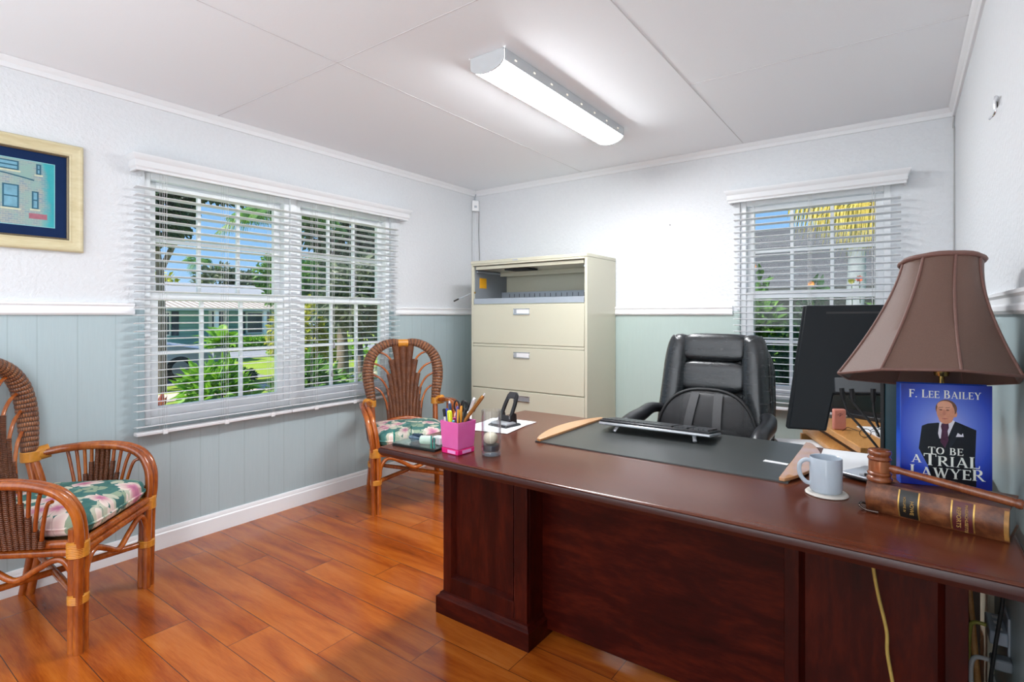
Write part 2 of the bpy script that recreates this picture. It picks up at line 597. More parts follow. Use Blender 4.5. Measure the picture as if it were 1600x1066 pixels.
t = NT('brown_linen_shade')
v = t.coord()
x, y, z = t.sep(v)
tw = t.noise(t.comb(t.math('ADD', x, z), t.math('SUBTRACT', z, x), y), 420, 2)
sl = t.noise(t.scaled(v, (160, 160, 900)), 1.0, 2)
t.set(t.mix(t.math('MULTIPLY_ADD', tw, 0.6, t.math('MULTIPLY', sl, 0.4)), (0.082, 0.038, 0.025), (0.155, 0.081, 0.057)), 0.6)
t.b.inputs['Sheen Weight'].default_value = 0.12
t.bump(tw, 0.4, 0.001)
SHADE = t.m
SHADETRIM = plain('brown_velvet_braid', (0.15, 0.070, 0.055), 0.55, var=0.15, scale=200)

PINK = NT('translucent_pink_plastic')
PINK.set((0.88, 0.20, 0.55), 0.28)
PINK.b.inputs['Transmission Weight'].default_value = 0.15
PINK.b.inputs['Subsurface Weight'].default_value = 0.25
PINK.b.inputs['Subsurface Radius'].default_value = (0.02, 0.005, 0.012)
PINK.put(PINK.b.inputs['Base Color'], PINK.mix(PINK.noise(PINK.coord(), 20, 2), (0.80, 0.11, 0.42), (0.88, 0.20, 0.52)))
PINK = PINK.m
PINKBASE = plain('clear_crimson_plastic', (0.78, 0.02, 0.20), 0.12, var=0.1)
PINKWIN = plain('pale_pink_plastic_window', (0.90, 0.35, 0.70), 0.15, var=0.05)
GLASS = glassy('window_glass', (0.985, 0.995, 0.99), 0.5)
TUMBLER = glassy('tumbler_glass', (0.975, 0.985, 0.99), 1.15)
GREENGLASS = glassy('green_edge_glass', (0.93, 0.985, 0.96), 0.9)
TEALEDGE = plain('bottle_green_glass_edge', (0.03, 0.30, 0.24), 0.1, var=0.1)
MUG = plain('pale_blue_glaze', (0.50, 0.56, 0.63), 0.14, var=0.02)

# ------------------------------------------------------------------ the room
X0, X1, Y0, Y1, H = -3.22, 0.235, -2.6, 3.846, 2.40
TH = 0.16
struct(MB().bb(X0 - TH, X1 + TH, Y0 - TH, Y1 + TH, -0.12, 0).build('floor', FLOOR, smooth=0))
struct(MB().bb(X0 - TH, X1 + TH, Y0 - TH, Y1 + TH, H, H + 0.14).build('ceiling', CEIL, smooth=0))
# left wall with the double window opening
WY0, WY1, WZ0, WZ1 = 1.15, 2.83, 0.665, 2.01
m = MB()
m.bb(X0 - TH, X0, Y0 - TH, WY0, 0, H).bb(X0 - TH, X0, WY1, Y1 + TH, 0, H)
m.bb(X0 - TH, X0, WY0, WY1, 0, WZ0).bb(X0 - TH, X0, WY0, WY1, WZ1, H)
struct(m.build('wall_left', WALL_Y, smooth=0))
# back wall with its window
BX0, BX1, BZ0, BZ1 = -0.89, -0.055, 0.70, 2.02
m = MB()
m.bb(X0, BX0, Y1, Y1 + TH, 0, H).bb(BX1, X1, Y1, Y1 + TH, 0, H)
m.bb(BX0, BX1, Y1, Y1 + TH, 0, BZ0).bb(BX0, BX1, Y1, Y1 + TH, BZ1, H)
struct(m.build('wall_back', WALL_X, smooth=0))
struct(MB().bb(X1, X1 + TH, Y0 - TH, Y1 + TH, 0, H).build('wall_right', WALL_R, smooth=0))
struct(MB().bb(X0, X1, Y0 - TH, Y0, 0, H).build('wall_front', WALL_X, smooth=0))
# roof overhang outside, it shades the windows
struct(MB().bb(X0 - 0.75, X1 + 0.75, Y0 - 0.75, Y1 + 0.75, H + 0.16, H + 0.26).build('roof', WHITE, smooth=0))

CROWNP = plain('ceiling_white_trim', (0.80, 0.81, 0.83), 0.45, var=0.01)
def moulding(name, prof, p0, p1, nrm, mat=None):
    """run a profile (offset from wall, z) from p0 to p1"""
    m = MB()
    n = len(prof)
    vs = []
    for p in (p0, p1):
        for o, z in prof:
            vs.append((p[0] + nrm[0] * o, p[1] + nrm[1] * o, z))
    fs = [(i, (i + 1) % n, n + (i + 1) % n, n + i) for i in range(n)] + [tuple(range(n)), tuple(range(n, 2 * n))[::-1]]
    m.add(vs, fs)
    return struct(m.build(name, mat or WHITE, smooth=30))

BASE = [(0, 0), (0.016, 0), (0.016, 0.080), (0.011, 0.086), (0.011, 0.096), (0.005, 0.108), (0, 0.108)]
RAIL = [(0, 1.253), (0.012, 1.253), (0.020, 1.262), (0.020, 1.274), (0.014, 1.280), (0.014, 1.296), (0.022, 1.303), (0.022, 1.312), (0, 1.316)]
CROWN = [(0, 2.352), (0.010, 2.352), (0.014, 2.362), (0.014, 2.374), (0.024, 2.384), (0.030, 2.399), (0, 2.399)]
moulding('baseboard_left', BASE, (X0, Y0), (X0, Y1), (1, 0))
moulding('baseboard_back', BASE, (X0, Y1), (X1, Y1), (0, -1))
moulding('baseboard_right', BASE, (X1, Y1), (X1, Y0), (-1, 0))
moulding('trim_1', RAIL, (X0, Y0), (X0, 1.10), (1, 0))
moulding('trim_2', RAIL, (X0, 2.86), (X0, Y1), (1, 0))
moulding('trim_3', RAIL, (X0, Y1), (-0.935, Y1), (0, -1))
moulding('trim_4', RAIL, (0.0, Y1), (X1, Y1), (0, -1))
moulding('trim_5', RAIL, (X1, Y1), (X1, Y0), (-1, 0))
moulding('trim_6', CROWN, (X0, Y0), (X0, Y1), (1, 0), CROWNP)
moulding('trim_7', CROWN, (X0, Y1), (X1, Y1), (0, -1), CROWNP)
moulding('trim_8', CROWN, (X1, Y1), (X1, Y0), (-1, 0), CROWNP)
# caulked joints between the ceiling boards
SEAM = plain('grey_caulk', (0.64, 0.64, 0.66), 0.7, var=0.15, scale=6)
for i, (a, b) in enumerate((((-2.08, Y0), (-2.08, 3.81)), ((-0.86, Y0), (-0.86, 3.81)), ((-3.19, 1.51), (-0.86, 1.51)), ((-0.86, 2.69), (0.205, 2.69)))):
    w = 0.0020 if i < 3 else 0.0013
    struct(MB().bb(a[0] - w, b[0] + w, a[1] - w, b[1] + w, H - 0.0015, H + 0.002).build('trim_%d' % (9 + i), SEAM, smooth=0))

# sash windows --------------------------------------------------------------
def sash_window(root, name_axis, a0, a1, z0, z1, zm, wall, out, parts):
    """double hung window in local run axis 'a'; out = sign*depth direction away from the room"""
    def bx(m, p0, p1, d0, d1, q0, q1):
        lo, hi = sorted((wall + out * d0, wall + out * d1))
        if name_axis == 'Y':
            m.bb(lo, hi, p0, p1, q0, q1)
        else:
            m.bb(p0, p1, lo, hi, q0, q1)
    f = MB()
    w = 0.035
    bx(f, a0, a0 + w, 0.02, 0.12, z0, z1); bx(f, a1 - w, a1, 0.02, 0.12, z0, z1)
    bx(f, a0 + w, a1 - w, 0.02, 0.12, z0, z0 + 0.04); bx(f, a0 + w, a1 - w, 0.02, 0.12, z1 - 0.035, z1)
    f.build('window_frame', VINYL, root, bevel=0.003)
    for (s0, s1, dd, lab) in ((zm - 0.012, z1 - 0.035, 0.085, 'upper'), (z0 + 0.04, zm + 0.03, 0.05, 'lower')):
        b0, b1 = a0 + w, a1 - w
        m = MB()
        fr = 0.042
        bt = 0.052
        bx(m, b0, b0 + fr, dd - 0.016, dd + 0.016, s0, s1); bx(m, b1 - fr, b1, dd - 0.016, dd + 0.016, s0, s1)
        bx(m, b0 + fr, b1 - fr, dd - 0.016, dd + 0.016, s0, s0 + bt); bx(m, b0 + fr, b1 - fr, dd - 0.016, dd + 0.016, s1 - fr, s1)
        sh = m.build('sash', VINYL, root, bevel=0.003)
        g0, g1, h0, h1 = b0 + fr, b1 - fr, s0 + bt, s1 - fr
        mu = MB()
        for k in (1, 2):
            c = g0 + (g1 - g0) * k / 3
            bx(mu, c - 0.010, c + 0.010, dd - 0.010, dd + 0.010, h0, h1)
        c = (h0 + h1) / 2
        for k in range(3):
            q0 = g0 + (g1 - g0) * k / 3 + (0.010 if k else 0)
            q1 = g0 + (g1 - g0) * (k + 1) / 3 - (0.010 if k < 2 else 0)
            bx(mu, q0, q1, dd - 0.010, dd + 0.010, c - 0.010, c + 0.010)
        mu.build('muntin_grid', VINYL, sh, bevel=0.002)
        gl = MB()
        bx(gl, g0, g1, dd + 0.003, dd + 0.006, h0, h1)
        gl.build('glass_pane', GLASS, sh, smooth=0)

w1 = struct(bpy.data.objects.new('window_1', None)); COL.objects.link(w1)
sash_window(w1, 'Y', 1.15, 1.985, WZ0, WZ1, 1.345, X0, -1, None)
w2 = struct(bpy.data.objects.new('window_2', None)); COL.objects.link(w2)
sash_window(w2, 'Y', 2.03, 2.83, WZ0, WZ1, 1.345, X0, -1, None)
struct(MB().bb(X0 - 0.13, X0 - 0.005, 1.985, 2.03, WZ0, WZ1).build('trim_13', VINYL, bevel=0.003))
w3 = struct(bpy.data.objects.new('window_3', None)); COL.objects.link(w3)
sash_window(w3, 'X', BX0, BX1, BZ0, BZ1, 1.375, Y1, 1, None)

# blinds ----------------------------------------------------------------------
CORD = plain('white_cord', (0.70, 0.70, 0.70), 0.6, var=0.05)
TASSEL = plain('grey_tassel', (0.28, 0.28, 0.29), 0.5, var=0.1)
def blind(name, label, axis, a0, a1, ztop, zbot, c, inward, ladders, pull=None, tassels=(), wand=None):
    """axis: run direction; c: coordinate of slat centre line; inward: sign towards the room"""
    r = thing(name, label, 'window blind', (c, a0, zbot) if axis == 'Y' else (a0, c, zbot), 0)
    r['group'] = 'faux wood blinds at the windows'
    L = a1 - a0
    def P(a, d, z):
        return (inward * d, a, z) if axis == 'Y' else (a, inward * d, z)
    def pbox(m, p0, p1, d0, d1, q0, q1):
        A, B = P(p0, d0, q0), P(p1, d1, q1)
        m.bb(min(A[0], B[0]), max(A[0], B[0]), min(A[1], B[1]), max(A[1], B[1]), q0, q1)
    Ht = ztop - zbot
    m = MB(); pbox(m, 0.004, L - 0.004, -0.026, 0.022, Ht - 0.045, Ht)
    m.build('headrail', BLIND, r, bevel=0.002)
    n = int((Ht - 0.10) / 0.0413)
    m = MB()
    tl = math.radians(6)
    for i in range(n):
        zc = 0.045 + i * 0.0413
        prof = []
        for k in range(7):
            d = -0.025 + 0.05 * k / 6
            arch = 0.0022 * (1 - (d / 0.025) ** 2)
            prof.append((d * math.cos(tl), d * math.sin(tl) + arch))
        vs = []
        for a in (0.0, L):
            for d, q in prof:
                vs.append(P(a, d, zc + q))
            for d, q in reversed(prof):
                vs.append(P(a, d, zc + q - 0.0028))
        k = len(prof) * 2
        m.add(vs, [(j, (j + 1) % k, k + (j + 1) % k, k + j) for j in range(k)] + [tuple(range(k))[::-1], tuple(range(k, 2 * k))])
    m.build('slats', BLIND, r, smooth=35)
    m = MB(); pbox(m, 0, L, -0.025, 0.025, 0.0, 0.018)
    m.build('bottom_rail', BLIND, r, bevel=0.004)
    for la in ladders:
        m = MB()
        for d in (-0.027, 0.027):
            for da in (-0.006, 0.006):
                m.tube([P(la + da, d, 0.010), P(la + da, d, Ht - 0.03)], 0.0009, 5)
        for i in range(n):
            zc = 0.045 + i * 0.0413 - 0.004
            m.tube([P(la - 0.006, -0.027, zc - 0.0025), P(la - 0.006, 0.027, zc + 0.0025)], 0.0006, 4)
        m.build('ladder_cord', CORD, r)
        m = MB(); pbox(m, la - 0.012, la + 0.012, 0.0255, 0.030, -0.004, 0.020)
        m.build('cord_clip', LABELW, r, bevel=0.001)
    for (ta, tz) in tassels:
        m = MB(); m.tube([P(ta, 0.036, tz - zbot + 0.02), P(ta, 0.034, Ht - 0.03)], 0.0012, 6)
        cd = m.build('pull_cord', CORD, r)
        m = MB().lathe([(0.002, 0.022), (0.006, 0.016), (0.0045, 0.008), (0.008, -0.004), (0.0085, -0.018), (0.004, -0.021)], P(ta, 0.036, tz - zbot), 12)
        m.build('tassel', TASSEL, cd, smooth=50)
    return r

blind('window_blind', 'white slatted blind on the left half of the double window, with two hanging pull tassels', 'Y', 1.092, 1.952, 2.048, 0.628, -3.178, 1, (0.13, 0.45, 0.73), tassels=((1.165, 1.045), (1.150, 0.855)))
blind('window_blind', 'white slatted blind on the right half of the double window, behind the far wicker chair', 'Y', 1.958, 2.862, 2.048, 0.628, -3.178, 1, (0.17, 0.48, 0.75))
blind('window_blind', 'white slatted blind on the single back window beside the black monitor', 'X', -0.918, -0.008, 2.060, 0.645, 3.804, -1, (0.12, 0.45, 0.78))

def valance(label, axis, a0, a1, z, wall, inward, D=0.094):
    prof = [(0.0, 0.004), (D - 0.014, 0.004), (D - 0.014, 0.012), (D - 0.006, 0.020), (D - 0.006, 0.055), (D, 0.062), (D + 0.012, 0.073), (D + 0.012, 0.082), (0.0, 0.082)]
    m = MB(); n = len(prof); vs = []
    # front board with returns: a U-shaped run of the outer moulding
    inner = [(D - 0.016, 0.004), (D - 0.010, 0.004)]
    def ring(a, off):
        out = []
        for o, q in [(D - 0.022, 0.0), (D - 0.010, 0.0), (D - 0.010, 0.012), (D - 0.003, 0.020), (D - 0.003, 0.050), (D + 0.004, 0.058), (D + 0.012, 0.074), (D + 0.012, 0.080), (D - 0.022, 0.080)]:
            out.append((o, q))
        return out
    pr = ring(0, 0)
    def pt(a, o, q):
        return (inward * o, a, q) if axis == 'Y' else (a, inward * o, q)
    k = len(pr)
    # path: wall -> front corner -> along -> front corner -> wall (mitred)
    rows = []
    L = a1 - a0
    for st in range(4):
        row = []
        for o, q in pr:
            e = o - (D - 0.010)
            if st == 0: row.append(pt(-e, 0.0, q))
            if st == 1: row.append(pt(-e, o, q))
            if st == 2: row.append(pt(L + e, o, q))
            if st == 3: row.append(pt(L + e, 0.0, q))
        rows.append(row)
    vs = [p for row in rows for p in row]
    fs = []
    for s_ in range(3):
        for j in range(k):
            fs.append((s_ * k + j, s_ * k + (j + 1) % k, (s_ + 1) * k + (j + 1) % k, (s_ + 1) * k + j))
    fs += [tuple(range(k))[::-1], tuple(range(3 * k, 4 * k))]
    m.add(vs, fs)
    o = m.build('blind_valance', BLIND, smooth=35)
    o.location = (wall, a0, z) if axis == 'Y' else (a0, wall, z)
    tag(o, label, 'valance')
    return o
valance('long white moulded valance above the double window', 'Y', 1.083, 2.935, 1.992, X0, 1)
valance('short white moulded valance above the single back window', 'X', -0.945, 0.018, 2.00, Y1, -1)

# ceiling light -----------------------------------------------------------------
lx, ly, ll = -1.475, 2.455, 1.215
r = thing('ceiling_light', 'long white wraparound fluorescent light on the ceiling, lit', 'ceiling light', (lx, ly, H), 0)
DIFF = emit('lit_diffuser', (0.955, 0.975, 1.0), LAMP_STRENGTH)
FIX = plain('fixture_enamel', (0.62, 0.65, 0.67), 0.4, var=0.02)
W2 = 0.092
m = MB()
for sgn in (-1, 1):
    m.bb(sgn * (W2 + 0.003), sgn * (W2 + 0.0005), -ll / 2, ll / 2, -0.0525, -0.001)
m.bb(-W2, W2, -ll / 2, ll / 2, -0.006, -0.001)
m.build('housing', FIX, r, smooth=0)
arc = [(W2 * math.cos(PI * k / 16), -0.040 - 0.045 * math.sin(PI * k / 16)) for k in range(17)]
vs = []
for yy in (-ll / 2 + 0.004, ll / 2 - 0.004):
    vs += [(a, yy, b) for a, b in arc]
k = len(arc)
m = MB().add(vs, [(j, j + 1, k + j + 1, k + j) for j in range(k - 1)] + [(k - 1, 0, k, 2 * k - 1)])
m.build('diffuser', DIFF, r, smooth=60)
for sgn, nm in ((-1, 'end_cap'), (1, 'end_cap')):
    poly = [(W2, -0.001), (W2, -0.040)] + [(a * 1.01, b * 1.01) for a, b in arc[1:-1]] + [(-W2, -0.040), (-W2, -0.001)]
    m = MB().prism(poly, -0.004, 0.004, M=rot('X', 90), c=(0, sgn * (ll / 2 + 0.004), 0))
    m.build(nm, FIX, r, smooth=40)
SLOT = emit('warm_slot_glow', (1.0, 0.86, 0.66), 1.4)
for sgn in (-1, 1):
    for q in range(8):
        yy = -ll / 2 + 0.08 + q * 0.15
        m = MB().bb(sgn * (W2 + 0.0036), sgn * (W2 + 0.002), yy - 0.007, yy + 0.007, -0.030, -0.024)
        m.build('vent_slot', SLOT, r, smooth=0)

# picture on the left wall ---------------------------------------------------------
FRAMEM = wood('pale_gilt_frame', (0.50, 0.42, 0.23), (0.62, 0.54, 0.33), (0.70, 0.63, 0.42), 0.4, 'Y', 7, 5)
FRAMEG = plain('dark_gilt_beading', (0.16, 0.13, 0.08), 0.4, 0.4, var=0.5, scale=300)
NAVY = plain('navy_mat_board', (0.005, 0.020, 0.075), 0.7, var=0.1, Specular_IOR_Level=0.15)
pw, phh = 0.62, 0.508
py1, pz0 = 0.884, 1.552
r = thing('framed_picture', 'framed print of a brick town house in a navy mat and pale gilt frame', 'picture', (X0, py1 - pw / 2, pz0), 0)
def loop_frame(prof, w, h, mat, name, parent):
    """rectangular picture moulding; prof = [(inset from outside, height off wall)]"""
    m = MB(); n = len(prof)
    cs = [(-w / 2, 0, 1, 1), (w / 2, 0, -1, 1), (w / 2, h, -1, -1), (-w / 2, h, 1, -1)]
    for (a, z, sa, sz) in cs:
        for ins, d in prof:
            m.v.append((d, a + sa * ins, z + sz * ins))
    for c in range(4):
        c2 = (c + 1) % 4
        for j in range(n - 1):
            m.face([c * n + j, c2 * n + j, c2 * n + j + 1, c * n + j + 1])
    return m.build(name, mat, parent, smooth=30)
loop_frame([(0, 0.001), (0, 0.020), (0.006, 0.028), (0.014, 0.029), (0.030, 0.022), (0.042, 0.018), (0.050, 0.020), (0.054, 0.017), (0.054, 0.001)], pw, phh, FRAMEM, 'frame', r)
fr = loop_frame([(0.053, 0.010), (0.053, 0.0165), (0.058, 0.0175), (0.063, 0.014), (0.063, 0.006)], pw, phh, FRAMEG, 'beaded_lip', r)
MATLINE = plain('pale_teal_mat_line', (0.25, 0.55, 0.58), 0.6, var=0.05)
aw, ah = pw - 0.22, phh - 0.215
loop_frame([(0.06, 0.006), (0.06, 0.009), (0.105, 0.009)], pw, phh, NAVY, 'mat_board', r)
loop_frame([(0.105, 0.0092), (0.108, 0.0092)], pw, phh, MATLINE, 'mat_line', r)
t = NT('painted_town_house')
v = t.coord()
x, y, z = t.sep(v)
br = t.n('ShaderNodeTexBrick')
t.put(br.inputs['Vector'], t.comb(y, z, 0))
br.inputs['Scale'].default_value = 26
br.inputs['Color1'].default_value = (0.22, 0.30, 0.36, 1)
br.inputs['Color2'].default_value = (0.33, 0.36, 0.33, 1)
br.inputs['Mortar'].default_value = (0.42, 0.46, 0.40, 1)
wash = t.noise(v, 14, 4, 0.6)
side = t.ramp(t.math('MULTIPLY_ADD', z, 0.06, t.math('MULTIPLY_ADD', wash, 0.06, y)), [(0.195, (0.0,) * 3), (0.225, (1.0,) * 3)])
art = t.mix(side, t.mix(t.ramp(wash, [(0.42, (0,) * 3), (0.62, (1,) * 3)]), br.outputs[0], (0.26, 0.42, 0.38)), t.mix(wash, (0.01, 0.28, 0.34), (0.06, 0.48, 0.50)))
t.set(art, 0.35)
ART = t.m
hb = phh / 2
a_ = MB().bb(0.004, 0.0085, -0.202, 0.202, 0.107, phh - 0.107).build('artwork', ART, r, smooth=0)
LINE = plain('inked_teal', (0.02, 0.11, 0.17), 0.4, var=0.2)
PANEA = plain('watercolour_pane', (0.16, 0.36, 0.47), 0.35, var=0.35, scale=40)
CREAMA = plain('watercolour_cream', (0.55, 0.58, 0.42), 0.4, var=0.2, scale=50)
def art_window(yc, zc, w, h, lean=0):
    wd = MB().bb(0.0085, 0.0089, yc - w / 2, yc + w / 2, zc - h / 2, zc + h / 2).build('painted_window', LINE, a_, smooth=0)
    return wd
for yc, zc, w, h in ((0.050, 0.232, 0.056, 0.105), (0.134, 0.225, 0.024, 0.080), (-0.08, 0.232, 0.056, 0.105), (0.040, 0.370, 0.075, 0.042), (0.146, 0.368, 0.018, 0.048), (-0.09, 0.370, 0.075, 0.042)):
    art_window(yc, zc, w, h)
    MB().bb(0.0089, 0.0092, yc - w / 2 + 0.006, yc + w / 2 - 0.006, zc + 0.003, zc + h / 2 - 0.006).build('painted_pane', PANEA, a_, smooth=0)
    MB().bb(0.0089, 0.0092, yc - w / 2 + 0.006, yc + w / 2 - 0.006, zc - h / 2 + 0.006, zc - 0.003).build('painted_pane', PANEA, a_, smooth=0)
    MB().bb(0.0085, 0.0090, yc - w / 2 - 0.006, yc + w / 2 + 0.006, zc - h / 2 - 0.008, zc - h / 2).build('painted_sill', CREAMA, a_, smooth=0)
pts = [(0.0088, -0.20 + 0.33 * k / 16, 0.325 + 0.016 * math.sin(PI * k / 16) - 0.010 * k / 16) for k in range(17)]
MB().tube(pts, 0.0028, 6, flat=0.3, up=(0, 0, 1)).build('painted_cornice', LINE, a_)
MB().bb(0.0085, 0.0090, 0.112, 0.176, 0.140, 0.164).build('painted_plaque', plain('faded_red_plaque', (0.36, 0.13, 0.17), 0.4, var=0.2, scale=80), a_, smooth=0)

# small fixtures on the walls ----------------------------------------------------------
r = thing('alarm_sensor', 'small white alarm sensor box high in the far left corner', 'sensor', (X0 + 0.032, Y1 - 0.032, 2.21), math.radians(45))
MB().bb(-0.032, 0.032, -0.016, 0.016, 0, 0.098).build('sensor_body', LABELW, r, bevel=0.006)
MB().bb(-0.012, 0.012, -0.018, -0.0155, 0.03, 0.05).build('sensor_lens', GREYP, r, bevel=0.002)
MB().tube(spline([(0, 0.012, 0.098), (-0.004, 0.012, 0.125), (0.006, 0.014, 0.16)], 6), 0.004, 8).build('wire', GREYP, r)
WIRE = plain('grey_wire', (0.45, 0.45, 0.45), 0.6, var=0.1)
o = MB().tube([(X0 + 0.010, Y1 - 0.05, 2.21), (X0 + 0.009, Y1 - 0.052, 1.9), (X0 + 0.008, Y1 - 0.055, 1.3)], 0.0022, 6).build('signal_cable', WIRE)
tag(o, 'thin grey cable dropping from the alarm sensor along the window wall', 'cable')
o = MB().tube([(X0 + 0.055, Y1 - 0.008, 2.21), (X0 + 0.05, Y1 - 0.007, 2.0), (X0 + 0.058, Y1 - 0.006, 1.82), (X0 + 0.055, Y1 - 0.008, 1.3)], 0.003, 6).build('signal_cable', plain('dark_grey_wire', (0.22, 0.22, 0.22), 0.6, var=0.1))
tag(o, 'darker cable dropping from the alarm sensor along the back wall', 'cable')
r = thing('wall_hook', 'small bare metal hook on the right wall near the ceiling', 'hook', (X1, 2.15, 1.88), 0)
MB().tube(spline([(-0.004, 0.05, 0.018), (-0.006, 0.0, 0.020), (-0.012, -0.02, 0.018), (-0.014, -0.024, 0.0), (-0.014, -0.022, -0.03), (-0.022, 0.012, -0.036)], 6), 0.0035, 8).build('hook_wire', CHROME, r)
MB().tube([(0.0, 0.06, 0.010), (-0.010, 0.0, 0.010)], 0.0028, 8).build('nail', SOFTBLK, r)
MB().tube([(0.0, 0.055, 0.020), (-0.010, 0.01, 0.020)], 0.0028, 8).build('nail', SOFTBLK, r)
o = MB().lathe([(0.0015, 0.0), (0.0015, 0.014), (0.004, 0.014), (0.004, 0.016)], (0, 0, 0), 10, M=rot('X', 90)).build('wall_nail', plain('dull_nail', (0.12, 0.12, 0.12), 0.4, 0.8))
o.location = (-1.366, Y1, 1.907)
tag(o, 'single nail left in the white back wall above the cabinet top level', 'nail')
o = MB().tube(spline([(X1 - 0.004, Y1 - 0.006, 2.35), (X1 - 0.008, Y1 - 0.010, 2.29), (X1 - 0.003, Y1 - 0.006, 2.2), (X1 - 0.006, Y1 - 0.008, 1.34)], 8), 0.004, 6).build('corner_cable', WIRE)
tag(o, 'thin cable running down the far right corner of the room', 'cable')

# ------------------------------------------------------------------ furniture
def superell(m, c, r, e1=0.3, e2=0.3, nu=32, nv=16, M=None):
    """rounded box / cushion: superellipsoid"""
    R = M if M is not None else Matrix.Identity(3)
    sg = lambda v, e: math.copysign(abs(v) ** e, v)
    base = len(m.v)
    for i in range(nv + 1):
        ph = -PI / 2 + PI * i / nv
        for k in range(nu):
            th = 2 * PI * k / nu
            p = Vector((r[0] * sg(math.cos(ph), e1) * sg(math.cos(th), e2), r[1] * sg(math.cos(ph), e1) * sg(math.sin(th), e2), r[2] * sg(math.sin(ph), e1)))
            m.v.append(tuple(R @ p + Vector(c)))
    for i in range(nv):
        for k in range(nu):
            k2 = (k + 1) % nu
            m.face([base + i * nu + k, base + i * nu + k2, base + (i + 1) * nu + k2, base + (i + 1) * nu + k])
    return m

# --- rattan armchair
def make_chair(label):
    r = thing('rattan_armchair', label, 'chair', group='rattan armchairs with floral cushions')
    pr = 0.0165
    for sx in (-1, 1):
        A = [(0.230, 0.225, 0.622), (0.262, 0.185, 0.632), (0.292, 0.10, 0.642), (0.300, -0.02, 0.648), (0.297, -0.13, 0.636), (0.285, -0.205, 0.600), (0.270, -0.245, 0.535), (0.258, -0.255, 0.46), (0.250, -0.252, 0.395)]
        m = MB()
        for off in (0.016, -0.016):
            m.tube(spline([(sx * (x + off * (0.3 if i == 0 else 1)), y - (0.006 if off > 0 else 0), z) for i, (x, y, z) in enumerate(A)], 6), pr, 10)
        m.build('arm', CANE, r, smooth=60)
        m = MB()
        for ox, oy in ((0.016, -0.004), (-0.016, -0.004), (0.0, 0.024)):
            m.tube([(sx * (0.250 + ox), -0.252 + oy, 0.46 if oy > 0 else 0.395), (sx * (0.247 + ox), -0.248 + oy, 0.2), (sx * (0.245 + ox), -0.246 + oy, 0.0)], pr, 10)
        m.build('leg', CANE, r, smooth=60)
        m = MB()
        for oy in (-0.014, 0.016):
            m.tube(spline([(sx * 0.228, 0.222 + oy * 0.6, 0.63), (sx * 0.222, 0.185 + oy, 0.5), (sx * 0.222, 0.175 + oy, 0.40), (sx * 0.235, 0.205 + oy, 0.2), (sx * 0.248, 0.250 + oy, 0.0)], 6), pr, 10)
        m.build('leg', CANE, r, smooth=60)
        # cane bindings
        def bind(c, r0, h, d, flat=1.0):
            m = MB()
            T = Vector(d).normalized()
            n = max(4, int(h / 0.006))
            pts, rad = [], []
            for k in range(n * 2 + 1):
                pts.append(Vector(c) + T * (h * (k / (2 * n) - 0.5)))
                rad.append(r0 * (1.0 if k % 2 else 0.94))
            m.tube(pts, rad, 14, flat=flat, up=(0, 1, 0) if abs(T.z) > 0.7 else None)
            m.build('cane_binding', BIND, r, smooth=70)
        bind((sx * 0.250, -0.244, 0.385), 0.036, 0.055, (0, 0, 1), 1.05)
        bind((sx * 0.246, -0.242, 0.20), 0.034, 0.030, (0, 0, 1), 1.08)
        bind((sx * 0.236, 0.207, 0.20), 0.036, 0.028, (0.02 * sx, 0.08, -0.3), 0.62)
        bind((sx * 0.230, 0.222, 0.622), 0.040, 0.045, (0.0, 0.05, 1), 0.86)
        bind((sx * 0.258, 0.192, 0.632), 0.032, 0.050, (0.032 * sx, -0.04, 0.01), 1.0)
        # arm panel: fan of spindles, the middle ones wrapped in wicker
        m2 = MB(); sp1 = []
        for i in range(-5, 6):
            yb = -0.035 + i * 0.019
            yt = -0.035 + i * 0.019 * (1 + 0.14 * abs(i) ** 0.9)
            zt = 0.640 - 0.012 * max(0, -i - 2) ** 1.6 * 0.9
            xb, xt = sx * 0.262, sx * 0.296
            P = spline([(xb, yb, 0.40), (sx * 0.276, yb + (yt - yb) * 0.25, 0.48), (sx * 0.288, yb + (yt - yb) * 0.62, 0.56), (xt, yt, zt)], 6)
            wrapped = {0: 1.0, 1: 1.0, 2: 0.78, 3: 0.56, 4: 0.36, 5: 0.2}[abs(i)]
            nW = int(len(P) * wrapped)
            if nW > 2:
                m2.tube(P[:nW], 0.0105, 8)
            if wrapped < 1:
                sp1.append(P[max(0, nW - 2):])
        pn = m2.build('arm_panel', SLATW, r, smooth=60)
        for q_ in sp1:
            MB().tube(q_, 0.0072, 8).build('arm_spindle', CANE, pn, smooth=60)
    # seat frame: double poles on four sides
    m = MB()
    cr = {(-1, -1): (-0.25, -0.252), (1, -1): (0.25, -0.252), (1, 1): (0.222, 0.178), (-1, 1): (-0.222, 0.178)}
    for a, b in (((-1, -1), (1, -1)), ((1, -1), (1, 1)), ((1, 1), (-1, 1)), ((-1, 1), (-1, -1))):
        for z in (0.372, 0.403):
            m.tube([(*cr[a], z), (*cr[b], z)], 0.0155, 10)
    m.build('seat_frame', CANE, r, smooth=60)
    m = MB()
    m.bb(-0.235, 0.235, -0.24, 0.17, 0.396, 0.404)
    m.build('seat_board', plain('woven_seat_deck', (0.30, 0.14, 0.05), 0.6, var=0.2), r, smooth=0)
    # crossed stretchers
    m = MB()
    m.tube([(-0.246, -0.242, 0.20), (0.236, 0.207, 0.20)], 0.0135, 10)
    m.tube([(0.246, -0.242, 0.20), (-0.236, 0.207, 0.20)], 0.0135, 10)
    m.build('cross_stretcher', CANE, r, smooth=60)
